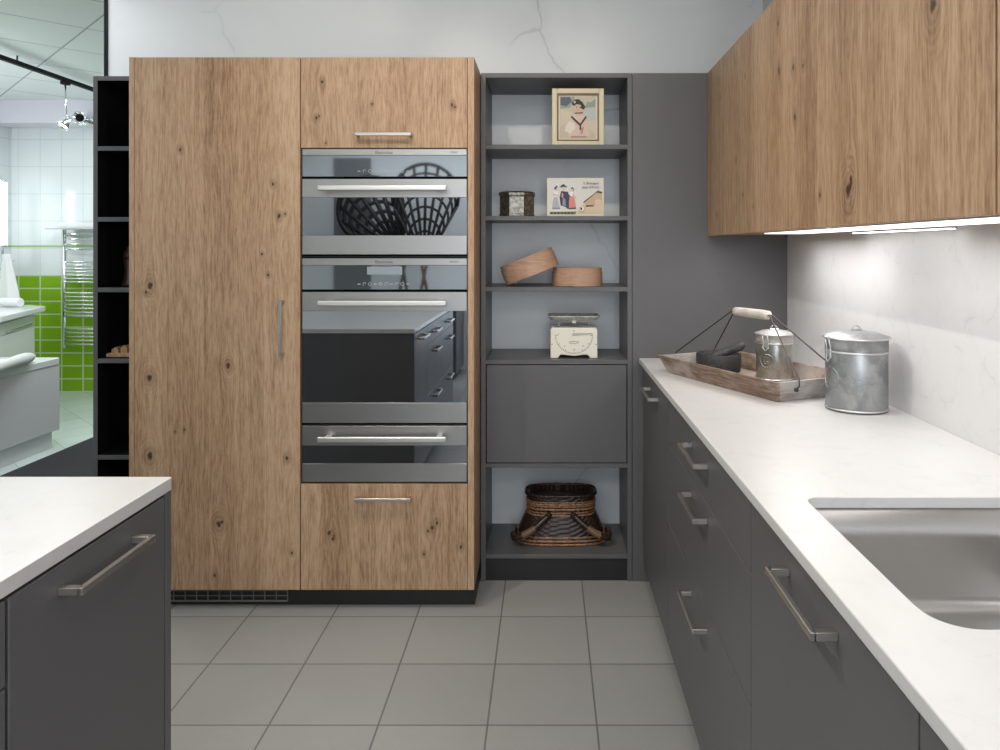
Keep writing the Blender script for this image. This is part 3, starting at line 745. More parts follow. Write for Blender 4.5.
# -- two bentwood boxes
bent = rough_wood('bentwood', (.43, .255, .165), (.56, .36, .25), (.50, .31, .21))
bent.node_tree.nodes['Principled BSDF'].inputs['Roughness'].default_value = .45; bent_in = base_mat('bentwood_inside', (.14, .06, .035), .6)
def bentwood(label, c, r, h, tilt=0., pivot=None, n=56, sy=.8):
    t = thing('bentwood_box', label, 'box', c)
    rot = Matrix.Translation(Vector(pivot)) @ Matrix.Rotation(-tilt, 4, 'Y') @ Matrix.Translation(-Vector(pivot)) if tilt else Matrix.Identity(4)
    def add(nm, prof, mat):
        bm = lathe(prof, c, n=n, sx=1., sy=sy)
        for f in bm.faces: f.smooth = False
        bmesh.ops.transform(bm, matrix=rot, verts=bm.verts)
        return obj(nm, bm, mat, t, bevel=0)
    add('body', [(0, .0), (r, .0), (r*1.0, h*.80), (r*.955, h*.80), (r*.955, .008), (0, .008)], bent)
    add('rim', [(r*.956, h*.66), (r*.975, h), (r*.945, h), (r*.93, h*.66)], bent)
    add('lining', [(0, .009), (r*.925, .009), (r*.93, h*.96), (r*.915, h*.96), (r*.905, .012), (0, .012)], bent_in)
    # overlapping joint of the bent strip
    bm = bmesh.new(); a0 = -PI/2-.55
    pts = [(c[0]+r*1.012*math.cos(a0+k*.05), c[1]+r*1.012*sy*math.sin(a0+k*.05)) for k in range(7)]
    top = [bm.verts.new((x, y, c[2]+h*.79)) for x, y in pts]; bot = [bm.verts.new((x, y, c[2]+.002)) for x, y in pts]
    for k in range(6): bm.faces.new((bot[k], bot[k+1], top[k+1], top[k]))
    bmesh.ops.transform(bm, matrix=rot, verts=bm.verts)
    s = obj('lap_joint', bm, bent, t); so = s.modifiers.new('solid', 'SOLIDIFY'); so.thickness = .002
    return t
zb = zs(287)+.0006
cR = (XP(577.6, 3.02), 3.045, zb)
bentwood('flat pale round wooden box lying level on the shelf below the tins', cR, .103, .073)
tl = math.radians(21.8); rL = .116
pL = (XP(506, 3.0), 3.03, zb+.001)        # lowest left edge of the leaning box
bentwood('reddish round wooden box leaning tilted on the level wooden box', (pL[0]+rL, 3.035, zb+.001), rL, .078, tl, pL)
# -- kitchen scale
d = 2.975; zb = zs(360)+.0006
x0, x1 = XP(550.5, d), XP(597.5, d); W = x1-x0; H = (360.3-330)*d/F; c = ((x0+x1)/2, d+.05, zb)
t = thing('kitchen_scale', 'old cream enamel kitchen scale with half-round dial and metal tray', 'scale', c)
bm = bmesh.new()
poly = [(0, 0), (.16, 0), (.20, .012), (.26, .014), (.5, .008), (.74, .014), (.80, .012), (.84, 0), (1, 0)]
poly = [(x0+u*W, zb+v) for u, v in poly]
poly += [(x1, zb+H-.010), (x1-.003, zb+H-.003), (x1-.010, zb+H), (x0+.010, zb+H), (x0+.003, zb+H-.003), (x0, zb+H-.010)]
add_prism(bm, poly, lambda u, v, h: (u, h, v), d, d+.10)
obj('body', bm, cream, t, bevel=.003)
pr = colors((.80, .77, .66), (.10, .10, .10), (.45, .44, .40))
def KF(u, v, h): return (c[0]+u, d-.0002+h, zb+v)
ccz = H*.77; R = W*.405
sh = []
arc = circle(0, ccz, R, R, 40, 180, 360)
for k in range(31):
    a = math.radians(182+176*k/30); l = .010 if k % 5 == 0 else .005
    ca, sa = math.cos(a), math.sin(a); wd = .0009
    p = [(R*ca, ccz+R*sa), ((R-l)*ca, ccz+(R-l)*sa)]
    sh.append(([(p[0][0]-sa*wd, p[0][1]+ca*wd), (p[0][0]+sa*wd, p[0][1]-ca*wd), (p[1][0]+sa*wd, p[1][1]-ca*wd), (p[1][0]-sa*wd, p[1][1]+ca*wd)], 1))
sh = [(arc+list(reversed(circle(0, ccz, R-.0012, R-.0012, 40, 180, 360))), 2)] + sh
art('dial', t, pr, sh, KF, .00002)
for s_, dx, v in (('0', -.077, ccz-.001), ('5', -.045, ccz-.048), ('10', 0, ccz-.062), ('15', .045, ccz-.048)):
    text('numeral', s_, .009, (c[0]+dx*.82, d-.0012, zb+v), pr[1], t)
bm = bmesh.new(); add_tube(bm, circle_pts := [(c[0]+.012*math.cos(a)*1.6, d-.0006, zb+H*.52+.004*math.sin(a)) for a in [2*PI*k/16 for k in range(16)]], .0008, n=5, closed=True)
obj('emblem', bm, pr[1], t)
bm = bmesh.new(); add_prism(bm, [(-.006, ccz-.0022), (R*.98, ccz+.004), (R*.98, ccz+.0075), (-.006, ccz+.0075)], KF, -.0012, -.0030)
add_tube(bm, [(c[0], d-.001, zb+ccz+.003), (c[0], d-.005, zb+ccz+.003)], .004, n=12)
obj('pointer', bm, base_mat('pointer_metal', (.42, .41, .38), .4, .6), t)
for x, z in ((x0+.006, zb+H*.46), (x1-.006, zb+H*.46), (c[0], zb+H*.9)): obj('screw', tube([(x, d+.001, z), (x, d-.002, z)], .0022, n=10), logo_m, t)
bm = bmesh.new(); zp = zb+H
add_tube(bm, [(c[0]-.06, d+.05, zp-.002), (c[0]-.06, d+.05, zp+.014), (c[0]-.052, d+.05, zp+.020), (c[0]-.01, d+.05, zp+.020), (c[0], d+.05, zp+.030)], .0022, n=8)
add_tube(bm, [(c[0]+.062, d+.05, zp-.002), (c[0]+.062, d+.05, zp+.02), (c[0]+.01, d+.05, zp+.022), (c[0], d+.05, zp+.03)], .0022, n=8)
add_box(bm, c[0]-.009, d-.001, zp+.018, c[0]+.009, d+.06, zp+.036, bev=.003)
obj('support_arm', bm, cream, t)
bm = bmesh.new()
pw, pd = XP(599.5, d)-XP(547, d), .15
def tr(off, z, r): return [(x, y, z) for x, y in rrect(c[0]-pw/2+off, d-.02+off, c[0]+pw/2-off, d-.02+pd-off, r, 6)]
rings = ring_stack(bm, [tr(.018, zp+.031, .012), tr(.010, zp+.034, .018), tr(.002, zp+.044, .025), tr(0, zp+.0475, .026), tr(.0015, zp+.0485, .026), tr(.004, zp+.0475, .024), tr(.012, zp+.0375, .018), tr(.02, zp+.035, .012)])
bm.faces.new(list(reversed(rings[0]))); bm.faces.new(rings[-1])
obj('weighing_tray', bm, worn_metal('tray_tinplate', (.42, .42, .40), (.72, .71, .68), 30, .3), t)
# -- wicker basket
d = 3.115; zb = zs(554.5)+.0006; c = (XP(561, 3.07), d, zb)
wick = base_mat('dark_wicker', (.030, .015, .009), .35); wick_l = worn_metal('braided_cane', (.15, .07, .033), (.46, .25, .13), 140, 0, .4)
def weave(rows, n=112, amp=.0026, power=.62, sy=.56):
    """rows = [(rx, z)]; returns woven skin with over-under relief"""
    bm = bmesh.new(); rings = []
    for q, (r, z) in enumerate(rows):
        ring = []
        for i in range(n):
            a = 2*PI*i/n; ca, sa = math.cos(a), math.sin(a)
            ca = math.copysign(abs(ca)**power, ca); sa = math.copysign(abs(sa)**power, sa)
            k = amp*(1 if ((i//2+q//2) % 2) else -1)
            ring.append(bm.verts.new((c[0]+(r+k)*ca, c[1]+(r*sy+k)*sa, c[2]+z)))
        rings.append(ring)
    for A, B in zip(rings, rings[1:]):
        for i in range(n): bm.faces.new((A[i], A[(i+1) % n], B[(i+1) % n], B[i])).smooth = True
    return bm, rings
def band(r, z, rad, n=120, power=.62, sy=.56, twist=40):
    pts = []; 
    for i in range(n):
        a = 2*PI*i/n; ca, sa = math.cos(a), math.sin(a)
        ca = math.copysign(abs(ca)**power, ca); sa = math.copysign(abs(sa)**power, sa)
        pts.append((c[0]+r*ca, c[1]+r*sy*sa, c[2]+z))
    radii = [rad*(1+.28*math.sin(twist*2*PI*i/n)) for i in range(n)]
    bm = bmesh.new(); add_tube(bm, pts, rad, n=8, closed=True, radii=radii); return bm
t = thing('wicker_basket', 'dark brown wicker basket with folded side handles in the bottom niche', 'basket', c)
prof = []
for k in range(45):
    z = .008+.186*k/44; f = k/44
    r = .186-.050*min(1, f/.62)**1.15 if f < .62 else .136+.006*((f-.62)/.38)
    prof.append((r, z))
bm, rings = weave(prof); bm.faces.new(list(reversed(rings[0])))
inner = [[bm.verts.new((c[0]+(v.co.x-c[0])*.93, c[1]+(v.co.y-c[1])*.93, v.co.z-.0)) for v in rings[-1]],
         [bm.verts.new((c[0]+(v.co.x-c[0])*.93, c[1]+(v.co.y-c[1])*.93, c[2]+.172)) for v in rings[-1]]]
for A, B in ((rings[-1], inner[0]), (inner[0], inner[1])):
    for i in range(len(A)): bm.faces.new((A[i], A[(i+1) % len(A)], B[(i+1) % len(A)], B[i]))
bm.faces.new(inner[1])
obj('body', bm, wick, t)
for r, z, rad in ((.188, .005, .0045), (.187, .018, .005), (.180, .031, .004), (.139, .113, .0045), (.1385, .124, .003), (.1395, .138, .0045), (.1405, .150, .0035), (.141, .158, .0045), (.1425, .167, .003), (.145, .193, .006)):
    obj('braid', band(r, z, rad), wick_l if z < .18 else wick, t, label='pale braided cane band' if z < .18 else None)
for s in (-1, 1):
    pts = []; cxh = c[0]+s*.095; yf = c[1]-.138*.56
    for k in range(15):
        f = k/14
        pts.append((c[0]+s*(.050+.140*f), yf-.010-.030*math.sin(PI*min(f*1.1, 1)*.5)-.008*math.sin(PI*f), c[2]+.118-.080*f**1.05-.010*math.sin(PI*f)))
    a = pts[-1]; pts += [(a[0]+s*.006, a[1]+.03, a[2]+.004), (a[0]+s*.002, a[1]+.075, a[2]+.008)]
    h = obj('handle', tube(pts, .0125, n=12), wick, t)
    bm = bmesh.new()
    for k in range(6, 11):
        for q in (0., .5):
            p = Vector(pts[k])*(1-q)+Vector(pts[k+1])*q; dv = (Vector(pts[k+1])-Vector(pts[k])).normalized()
            e1 = dv.orthogonal().normalized(); e2 = dv.cross(e1)
            add_tube(bm, [p+(e1*math.cos(w_)+e2*math.sin(w_))*.0128 for w_ in [2*PI*g/14 for g in range(14)]], .0013, n=5, closed=True)
    obj('cane_wrap', bm, base_mat('pale_cane', (.50, .33, .18), .45), h)
    e = lathe([(0, -.013), (.009, -.01), (.0135, 0), (.009, .01), (0, .013)], pts[0], n=14); obj('knob', e, wick, h)

# ================================================================== OBJECTS ON THE WORKTOP
# -- tray (long axis turned 22 degrees)
trayw = rough_wood('weathered_tray_wood', (.15, .095, .065), (.30, .21, .155), (.42, .37, .33))
trayend = rough_wood('bleached_tray_wood', (.24, .205, .18), (.42, .38, .35), (.50, .48, .46))
traybed = rough_wood('tray_bed_wood', (.34, .24, .175), (.48, .37, .29), (.52, .48, .44))
TA = math.radians(24.7)
TC = Vector((.660, 2.392, CZ+.0006))
TL = Vector((-math.sin(TA), math.cos(TA), 0)); TW = Vector((math.cos(TA), math.sin(TA), 0))
def TP(u, v, h): return TC+TW*u+TL*v+Vector((0, 0, h))
t = thing('wooden_tray', 'weathered wooden tray with wire bail handle on the white worktop', 'tray', TC)
hw, hl, fl_, th, HH = .1265, .262, .025, .010, .060     # half bottom width / length, flare, board thickness, height
obj('bed', (lambda bm: (add_prism(bm, [(-hw+.0105, -hl+.0105), (hw-.0105, -hl+.0105), (hw-.0105, hl-.0105), (-hw+.0105, hl-.0105)], TP, 0, .010), bm)[1])(bmesh.new()), traybed, t)
def board(a0, a1, b0, b1, mat, nm):      # outer bottom/top line ends + inward offset
    bm = bmesh.new(); vs = []
    for (pts, h) in (((a0, a1), .0), ((b0, b1), HH)):
        for p in pts: vs.append((p, h))
    ctr = Vector((0, 0))
    def inn(p, other):                    # inward normal of the board
        dvec = (Vector(other)-Vector(p)).normalized(); nrm = Vector((-dvec.y, dvec.x))
        return nrm if nrm.dot(-Vector(p)) > 0 else -nrm
    q = inn(a0, a1)*th
    P8 = []
    for (p, h) in vs: P8 += [TP(p[0], p[1], h), TP(p[0]+q.x, p[1]+q.y, h)]
    V = [bm.verts.new(p) for p in P8]      # a0o a0i a1o a1i b0o b0i b1o b1i
    for f in ((0, 1, 3, 2), (4, 6, 7, 5), (0, 2, 6, 4), (1, 5, 7, 3), (0, 4, 5, 1), (2, 3, 7, 6)): bm.faces.new([V[i] for i in f])
    return obj(nm, bm, mat, t, bevel=.0012)
o1, o2 = hw+th*.0+.0105, hl+.0105
board((-o1, -o2), (-o1, o2), (-o1-fl_, -o2-fl_), (-o1-fl_, o2+fl_), trayw, 'side_board'); board((o1, -o2), (o1, o2), (o1+fl_, -o2-fl_), (o1+fl_, o2+fl_), trayw, 'side_board')
e_ = .0102
board((-o1+e_, -o2), (o1-e_, -o2), (-o1-fl_+e_, -o2-fl_), (o1+fl_-e_, -o2-fl_), trayend, 'end_board'); board((-o1+e_, o2), (o1-e_, o2), (-o1-fl_+e_, o2+fl_), (o1+fl_-e_, o2+fl_), trayend, 'end_board')
# bail
gz = .2235; gA, gB = TP(0.005, .085, gz), TP(0.005, -.075, gz)
bm = bmesh.new(); N = 9; pts = [gA+(gB-gA)*k/N for k in range(N+1)]
add_tube(bm, pts, .0165, n=16, radii=[.0140, .0148]+[.0150]*(N-3)+[.0148, .0140]); 
for f in bm.faces: f.smooth = True
gr = obj('grip', bm, rough_wood('whitewashed_grip', (.46, .41, .36), (.62, .57, .51), (.70, .67, .62)), t)
wire_m = base_mat('dark_wire', (.10, .095, .09), .4, .9)
for end, sg in ((gA, 1), (gB, -1)):
    bm = bmesh.new(); ax = TL*sg
    for su in (-1, 1):
        yq = sg*(o2+fl_*.55+.004)
        foot = TP(su*.085, yq, HH*.55); rim = TP(su*.083, sg*(o2+fl_+.004), HH+.004)
        add_tube(bm, [end-ax*.004, end+ax*.012+TW*su*.004, end+ax*.022+TW*su*.010-Vector((0, 0, .008)), rim, TP(su*.085, sg*(o2+fl_+.006), HH*.75), foot], .0022, n=8)
        add_tube(bm, [foot-ax*.002, foot+ax*.006], .005, n=10)
    obj('wire', bm, wire_m, t)
# -- mortar and pestle
stone = worn_metal('dark_granite', (.022, .022, .024), (.05, .05, .052), 160, 0, .6)
def to_tray(x, y):
    r = Vector((x, y, 0))-Vector((TC.x, TC.y, 0)); return r.dot(TW), r.dot(TL)
mc = TP(.008, .178, .0106)
t = thing('mortar', 'black stone mortar bowl at the far end of the wooden tray', 'mortar', mc)
obj('bowl', lathe([(0, 0), (.066, 0), (.0735, .004), (.076, .03), (.0765, .058), (.0745, .0615), (.069, .0615), (.066, .058), (.055, .03), (.03, .018), (0, .015)], mc, n=56), stone, t)
pA = Vector(mc)+Vector((-.030, .0, .042)); pB = Vector(mc)+Vector((.080, -.045, .098))
n_ = 14; pts = [pA+(pB-pA)*k/n_ for k in range(n_+1)]
rad = [.010, .0155, .0175, .0175, .0165, .0155, .0145, .014, .0138, .014, .0145, .0152, .0155, .0135, .006]
t = obj('pestle', tube(pts, .012, n=18, radii=rad), worn_metal('pestle_granite', (.04, .04, .042), (.085, .085, .09), 160, 0, .6), None, pA)
tag(t, 'dark stone pestle lying across the rim of the mortar', 'pestle')
# -- canisters
galv = worn_metal('galvanised_zinc', (.27, .28, .285), (.43, .44, .45), 16, .8, .42)
galv_w = worn_metal('galvanised_warm', (.30, .29, .27), (.50, .49, .46), 12, .85, .33)
galv_e = base_mat('bright_zinc_edge', (.68, .69, .69), .32, .85)
lid_m = worn_metal('lit_zinc_lid', (.48, .48, .47), (.66, .66, .65), 14, .6, .5)  # small lid's colour lightened to carry the overhead light reflecting on it
def canister(label, c, R, H, mat, ang, with_loop):
    t = thing('canister', label, 'canister', c)
    obj('body', lathe([(0, .002), (R*.97, .002), (R, .006), (R, H*.80), (R*.985, H*.82), (R*.985, H*.90), (0, H*.90)], c, n=64), mat, t)
    for r, z, w_ in ((R*1.0, .006, .0028), (R*1.005, H*.80, .0028)):
        obj('rim_band', tube([(c[0]+r*math.cos(2*PI*k/64), c[1]+r*math.sin(2*PI*k/64), c[2]+z) for k in range(64)], w_, n=8, closed=True), galv_e, t)
    ld = obj('lid', lathe([(R*1.01, H*.83), (R*1.012, H*.97), (R*1.06, H*.975), (R*1.075, H*.985), (R*1.06, H*1.0), (R*.98, H*1.01), (R*.75, H*1.045), (R*.4, H*1.07), (0, H*1.078)], c, n=64), galv if with_loop else lid_m, t)
    bm = bmesh.new(); add_tube(bm, [(c[0]+R*1.07*math.cos(2*PI*k/64), c[1]+R*1.07*math.sin(2*PI*k/64), c[2]+H*.985) for k in range(64)], .0025, n=8, closed=True)
    obj('lid_edge', bm, galv_e, ld)
    # ring knob on the lid
    bm = bmesh.new(); zt = c[2]+H*1.074; add_box(bm, c[0]-.015, c[1]-.006, zt-.002, c[0]+.015, c[1]+.006, zt+.004, bev=.0018)
    add_tube(bm, [(c[0]+.011*math.cos(PI*k/10), c[1]+.002, zt+.003+.010*math.sin(PI*k/10)) for k in range(11)], .0012, n=8)
    obj('lid_ring', bm, galv_e if not with_loop else galv, ld)
    # lever clasp and embossed oval on the side turned by ang
    dv = Vector((math.cos(ang), math.sin(ang), 0)); tv = Vector((-math.sin(ang), math.cos(ang), 0)); C0 = Vector(c)
    def Q(u, z, o):     # u = arc offset, o = standoff
        a = ang+u/R; return (c[0]+(R+o)*math.cos(a), c[1]+(R+o)*math.sin(a), c[2]+z)
    bm = bmesh.new()
    add_tube(bm, [Q(-.007, H*.97, .010), Q(-.008, H*.86, .006), Q(-.007, H*.78, .006), Q(-.009, H*.72, .007), Q(0, H*.66, .009), Q(.009, H*.72, .007), Q(.007, H*.78, .006), Q(.008, H*.86, .006), Q(.007, H*.97, .010)], .0018, n=8)
    add_box_pts = [Q(-.006, H*.74, .0), Q(.006, H*.74, 0), Q(.006, H*.82, 0), Q(-.006, H*.82, 0)]
    add_prism(bm, [(-.006, H*.72), (.006, H*.72), (.006, H*.83), (-.006, H*.83)], lambda u, v, h: Q(u, v, h), -.001, .004)
    obj('clasp', bm, galv_e, t)
    ro = R*.38
    bm = bmesh.new()
    add_tube(bm, [Q(ro*math.cos(2*PI*k/36), H*.44+ro*.95*math.sin(2*PI*k/36), .0005) for k in range(36)], .0022, n=8, closed=True)
    for k in range(4):
        zz = H*.44+ro*(.45-.3*k); wd = ro*(.45, .6, .6, .4)[k]
        add_tube(bm, [Q(-wd+2*wd*g/6, zz, .0002) for g in range(7)], .0011, n=6)
    obj('embossed_oval', bm, mat, t)
    return t
canister('large lidded galvanised canister standing on the white worktop by the backsplash', (.838, 2.005, CZ+.0006), .0795, .197, galv, math.radians(193), True)
a_, b_ = to_tray(.742, 2.44)
canister('smaller lidded metal canister standing inside the wooden tray', TP(.067, -.032, .0106), .0570, .150, galv_w, math.radians(228), False)

# ================================================================== BATHROOM DISPLAY (left background)
# tub
TXF, TYE = -3.24, 4.93; tz1, tz0 = .592, .114
t = thing('bathtub', 'white bathtub with flat side panel in front of the green tiles', 'bathtub', (-3.65, 4.1, 0))
bm = bmesh.new()
def tb(off, z, r): return [(x, y, z) for x, y in rrect(-4.05+off, 3.25+off, TXF-off, TYE-off, r, 6)]
rings = ring_stack(bm, [tb(.004, tz1-.045, .02), tb(0, tz1-.04, .02), tb(0, tz1-.004, .02), tb(.004, tz1, .02), tb(.085, tz1, .10), tb(.095, tz1-.006, .10), tb(.13, tz1-.3, .12), tb(.2, tz1-.42, .14)])
bm.faces.new(rings[-1])
for f in bm.faces: f.smooth = False
obj('tub', bm, white_acrylic, t)
obj('side_panel', box(TXF-.03, 3.26, tz0, TXF-.004, TYE-.004, tz1-.046, bev=.003), base_mat('white_panel', (.66, .66, .69), .35), t)
obj('end_panel', box(-4.04, TYE-.028, tz0, TXF-.031, TYE-.004, tz1-.046, bev=.003), white_acrylic, t)
obj('plinth', box(-4.0, 3.28, 0, TXF-.035, TYE-.035, tz0-.001), white_acrylic, t)
# neck pillow over the rim
pts = [(-3.30-.04*k/9*9, 4.55, tz1) for k in range(2)]
pts = [P(34-4.4*k, 359.5+.9*k+(.25*k*k*.12), 4.72-.055*k) for k in range(14)]
pts = [Vector((p.x, p.y, max(p.z, tz1+.038))) for p in pts]
rd = [.012, .030, .037, .038, .036, .033, .032, .033, .034, .034, .034, .032, .026, .012]
tag(obj('bath_pillow', tube(pts, .03, n=16, radii=rd), pillow_m, None, pts[5]), 'pale grey bath pillow lying on the bathtub rim', 'pillow')
# vanity
vt = EYE-.47
vp = [(-4.9, 6.12), (-4.26, 6.12), (-4.07, 6.0), (-3.76, 5.1), (-4.9, 5.1)]
t = thing('vanity_unit', 'pale washbasin cabinet with overhanging top behind the bathtub', 'vanity', (-4.4, 5.6, 0))
bm = bmesh.new(); add_prism(bm, vp, flat, vt-.045, vt); obj('basin_top', bm, white_acrylic, t, bevel=.008)
vb = [(-4.9, 6.06), (-4.3, 6.06), (-4.145, 5.96), (-3.84, 5.12), (-4.9, 5.12)]
bm = bmesh.new(); add_prism(bm, vb, flat, .22, vt-.055); obj('cabinet_body', bm, vanity_m, t, bevel=.003)
bm = bmesh.new(); add_prism(bm, [(-4.86, 6.02), (-4.32, 6.02), (-4.18, 5.93), (-3.9, 5.14), (-4.86, 5.14)], flat, .0, .22); add_prism(bm, [(-4.88, 6.04), (-4.31, 6.04), (-4.16, 5.945), (-3.87, 5.13), (-4.88, 5.13)], flat, vt-.056, vt-.044)
obj('shadow_gap', bm, lacquer_dark, t)  # dark strip put in as the shadow line under the top, plus dark base
fd = Vector((.305, -.84, 0)).normalized(); fn_ = Vector((fd.y*-1, fd.x, 0)); fn_ = Vector((-fd.y, fd.x, 0))
A = Vector((-4.138, 5.945, 0)); nrm = Vector((.94, .342, 0))
def VF(u, v, h): p = A+fd*u+nrm*h; return (p.x, p.y, v)
bm = bmesh.new(); add_prism(bm, [(.0, vt-.15), (.86, vt-.15), (.86, vt-.066), (.0, vt-.066)], VF, .003, .018); fr_ = obj('drawer_front', bm, vanity_m, t)
bm = bmesh.new(); add_prism(bm, [(.0, .23), (.86, .23), (.86, vt-.154), (.0, vt-.154)], VF, .003, .018); obj('drawer_front', bm, vanity_m, t)
bm = bmesh.new(); add_prism(bm, [(.1, vt-.135), (.7, vt-.135), (.7, vt-.125), (.1, vt-.125)], VF, .0185, .03); obj('handle', bm, chrome, fr_)
# rolled towel on the vanity
tc = P(11, 301.5, 5.85); tc = Vector((tc.x, tc.y, vt+.0395))
bm = bmesh.new(); sp = []
for k in range(50):
    a = k*.42; r = .006+.034*k/49; sp.append((r*math.cos(a), r*math.sin(a)))
add_tube(bm, [tc+Vector((-.09, .02, 0)), tc+Vector((.09, -.02, 0))], .036, n=20)
obj_ = obj('rolled_towel', bm, towel_m, None, tc, bevel=.006); tag(obj_, 'white rolled towel on the washbasin top', 'towel')
# glass shelf rail with hanging towel
t = thing('towel_rail', 'chrome double towel rail beside the basin at the left picture border', 'towel rail', P(0, 260, 6.3))
for i, y in enumerate((260, 269.2)):
    a = P(13.5, y, 6.3); bm = bmesh.new(); add_tube(bm, [a, a+Vector((-.42, .0, 0))], .008, n=10); obj('bar', bm, chrome, t)
a = P(1, 250, 6.3); bm = bmesh.new(); add_box(bm, a.x-.32, a.y-.01, a.z-.30, a.x-.30, a.y+.02, a.z+.02, bev=.003); add_box(bm, a.x-.01, a.y-.01, a.z-.17, a.x+.012, a.y+.02, a.z+.02, bev=.003)
obj('bracket', bm, chrome, t)
rows = []
bm = bmesh.new(); zt_, zb_ = ZP(254, 6.25), vt+.004
L = []
for k in range(13):
    f = k/12; z = zt_+(zb_-zt_)*f; wd = .03+.062*f; cxx = XP(9.5+2.5*f, 6.25); rr = []
    for g in range(24):
        an = 2*PI*g/24; rr.append((cxx+wd*math.cos(an)*(1+.10*math.cos(5*an)*f), 6.22+(.022+.02*f)*math.sin(an)*(1+.25*math.sin(4*an)), z))
    L.append(rr)
rg = ring_stack(bm, L); bm.faces.new(rg[0]); bm.faces.new(list(reversed(rg[-1])))
tag(obj('hanging_towel', bm, towel_m, None, (XP(10, 6.25), 6.22, zb_)), 'white towel hanging gathered from the chrome rail', 'towel')
# mirror light
tl_ = thing('mirror_lamp', 'bright vertical tube lamp at the left picture border above the basin', 'lamp', P(2, 245, 6.35))
lz0, lz1, lx = ZP(246, 6.35), ZP(181, 6.35), XP(2.5, 6.35)
obj('tube', tube([(lx, 6.35, lz0), (lx, 6.35, lz1)], .032, n=20), emit('tube_glow', (.95, 1, 1), 8), tl_)
bm = bmesh.new()
for z in (lz0, lz1): add_tube(bm, [(lx, 6.35, z-.012), (lx, 6.35, z+.012)], .036, n=20)
add_box(bm, lx-.55, 6.335, lz0-.012, lx-.02, 6.365, lz0+.012); obj('mount', bm, chrome, tl_)
# towel radiator
rx0, rx1, ry = XP(64.5, 6.7), XP(64.5, 6.7)+.5, 6.70; rz0, rz1 = ZP(348, ry), ZP(230, ry)
t = thing('towel_radiator', 'chrome ladder towel radiator on the green and white tiles', 'radiator', ((rx0+rx1)/2, ry, rz0))
for x in (rx0, rx1): obj('upright', tube([(x, ry, rz0), (x, ry, rz1)], .016, n=14), chrome, t)
k = 0
for (ya, yb, nn) in ((234, 249, 4), (262, 282, 7), (293, 316, 7), (329, 344, 5)):
    for i in range(nn):
        z = ZP(ya+(yb-ya)*i/(nn-1), ry)
        pts = [(rx0+(rx1-rx0)*g/10, ry-.035*math.sin(PI*g/10)-.004, z) for g in range(11)]
        obj('rung', tube(pts, .0095, n=10), chrome, t)
bm = bmesh.new()
for z in (rz0+.05, rz1-.05):
    for x in (rx0, rx1): add_tube(bm, [(x, ry, z), (x, 6.799, z)], .01, n=10)
obj('wall_bracket', bm, chrome, t)
sz = ZP(230, 6.62)
t2 = thing('towel_shelf', 'thin chrome shelf with folded towel above the ladder radiator', 'shelf', ((rx0+rx1)/2, 6.65, sz))
obj('tray', box(rx0-.06, 6.52, sz+.004, rx1+.06, 6.798, sz+.012, bev=.002), chrome, t2)
tw = []
bm = bmesh.new(); add_box(bm, rx0+.02, 6.55, sz+.0125, rx1, 6.76, sz+.065, bev=.022, seg=3)
tag(obj('folded_towel', bm, towel_m, None, (rx0+.2, 6.65, sz+.0125)), 'white folded towel lying on the shelf over the radiator', 'towel')
# lighting track
tx, tz = -3.58, EYE+1.25
t = thing('light_track', 'black ceiling light track running toward the bathroom display', 'light track', (tx, 5, tz))
obj('rail', box(tx-.017, 3.2, tz-.014, tx+.017, 6.5, tz+.014, bev=.002), black_metal, t)
bm = bmesh.new()
for y in (3.6, 5.0, 6.2): add_tube(bm, [(tx, y, tz+.013), (tx, y, CEIL-.0005)], .005, n=8)
obj('hanger', bm, black_metal, t)
def spotlight(label, top, head, aim, yy, rod=True):
    t = thing('spotlight', label, 'spotlight', top)
    top, head = Vector(top), Vector(head); aim = Vector(aim).normalized()
    bm = bmesh.new(); add_box(bm, top.x-.022, top.y-.03, top.z-.022, top.x+.022, top.y+.03, top.z, bev=.003); obj('adapter', bm, black_metal, t)
    obj('rod', tube([top-Vector((0, 0, .02)), head+Vector((0, 0, .03))], .006, n=10), chrome, t)
    q = aim.to_track_quat('Z', 'Y').to_matrix().to_4x4(); q.translation = head
    bm = lathe([(0, -.045), (.022, -.04), (.028, -.01), (.048, .045), (.044, .045), (.02, -.005), (0, -.005)], (0, 0, 0), n=24); bmesh.ops.transform(bm, matrix=q, verts=bm.verts); obj('shade', bm, chrome, t)
    bm = lathe([(0, .028), (.032, .028), (.034, .032), (0, .036)], (0, 0, 0), n=24); bmesh.ops.transform(bm, matrix=q, verts=bm.verts); obj('bulb', bm, emit('bulb_glow', (1, .95, .85), 8), t)
    bm = bmesh.new(); bmesh.ops.create_uvsphere(bm, u_segments=14, v_segments=8, radius=.02); bmesh.ops.translate(bm, verts=bm.verts, vec=head+Vector((0, 0, .025))); obj('joint', bm, chrome, t)
top = Vector((tx, 5.5, tz-.015)); spotlight('chrome spotlight on a long rod hanging from the black track', top, (XP(66.5, 5.5), 5.5, ZP(122, 5.5)), (-.35, -.5, -.8), 5.5)
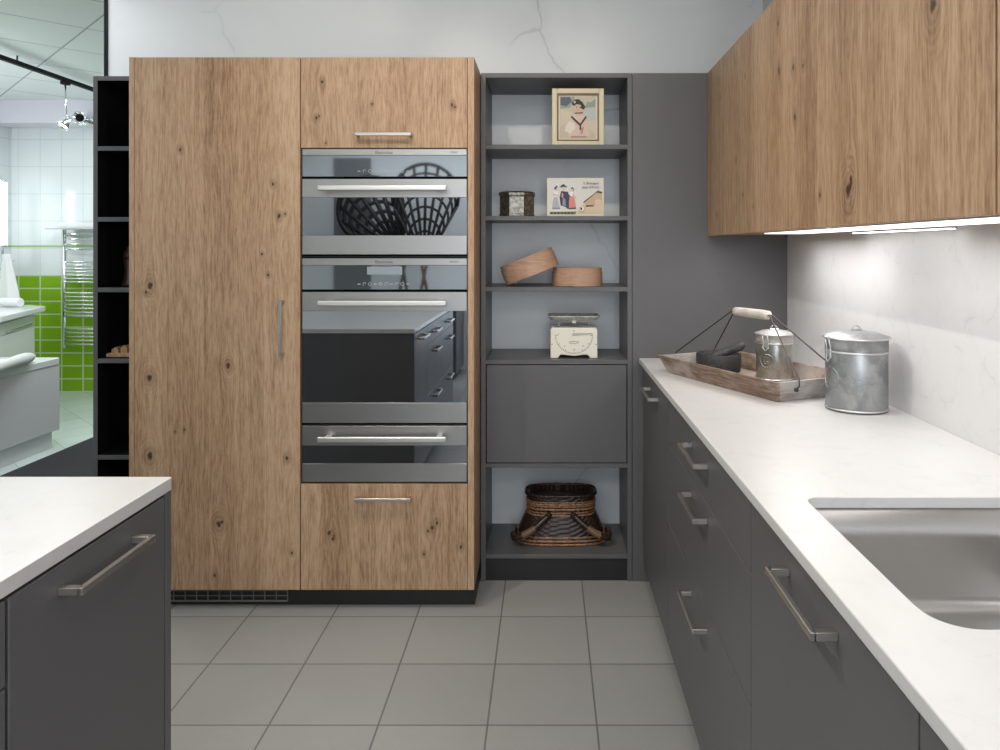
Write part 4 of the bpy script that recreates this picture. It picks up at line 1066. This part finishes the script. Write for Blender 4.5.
# lamp on the beam
hd = P(80, 118, 6.4)
t = thing('wall_spotlight', 'small chrome spotlight fixed to the pale beam above the tiles', 'spotlight', hd)
obj('mount', box(hd.x-.05, 6.455, hd.z-.05, hd.x+.09, 6.4995, hd.z+.03, bev=.006), chrome, t)
q = Vector((.25, -1, 0)).to_track_quat('Z', 'Y').to_matrix().to_4x4(); q.translation = hd+Vector((0, .01, 0))
bm = lathe([(0, -.045), (.03, -.045), (.036, -.01), (.052, .045), (.046, .045), (.02, 0), (0, 0)], (0, 0, 0), n=24); bmesh.ops.transform(bm, matrix=q, verts=bm.verts); obj('shade', bm, chrome, t)
bm = lathe([(0, .02), (.036, .02), (.036, .024), (0, .028)], (0, 0, 0), n=24); bmesh.ops.transform(bm, matrix=q, verts=bm.verts); obj('lens', bm, black_metal, t)

# ================================================================== BEHIND THE CAMERA (seen mirrored in the oven glass)
YF = -2.2
def fan(label, cx_, cz_, rc, hc, tilt, yy, w=1.):
    # spoon-shaped lattice: circle of radius rc whose centre sits hc above the pivot
    t = thing('fan_ornament', label, 'ornament', (cx_, yy, .7295))
    m = base_mat('black_lacquered_bamboo', (.012, .011, .010), .4)
    half = math.asin(rc/hc)*.97
    def top(a): return hc*math.cos(a)+math.sqrt(max(0, rc*rc-(hc*math.sin(a))**2))
    def FP(r, a): return (cx_+r*math.sin(a+tilt), yy, cz_+r*math.cos(a+tilt))
    n = 9
    for k in range(n):
        a = -half+2*half*k/(n-1); obj('rib', tube([FP(.05, a), FP(top(a), a)], .015*w, n=6), m, t)
    for q in range(7):
        bm = bmesh.new(); f = (.34, .46, .58, .70, .82, .91, 1.0)[q]
        add_tube(bm, [FP(top(half*g/12)*f, half*g/12) for g in range(-12, 13)], (.013 if q < 6 else .018)*w, n=6); obj('hoop', bm, m, t)
    br = base_mat('brown_stem', (.09, .05, .028), .5)
    for s_ in (-1, 1):
        obj('stem', tube([(cx_+.05*s_, yy+.012*s_, cz_+.12), (cx_-.06*s_, yy+.012*s_, .7305)], .016, n=8), br, t)
fan('black lattice fan ornament mirrored upright in the oven glass', -1.26, 1.14, .34, .70, .02, YF)
fan('black lattice fan ornament mirrored leaning left in the oven glass', -1.50, 1.22, .34, .60, -.60, YF-.15, 1.6)
bm = bmesh.new(); add_box(bm, -2.2, -2.62, 0, -.9, -1.95, .7, bev=.01)
t = thing('sideboard', 'low grey sideboard carrying the fan ornaments behind the camera', 'sideboard', (-1.55, -2.28, 0))
bm.free(); obj('body', box(-2.2, -2.62, .06, -.9, -1.97, .71, bev=.006), lacquer, t)
obj('top', box(-2.22, -2.64, .711, -.88, -1.95, .729, bev=.004), quartz, t); obj('plinth', box(-2.17, -2.6, 0, -.93, -2.0, .059), plinth_m, t)
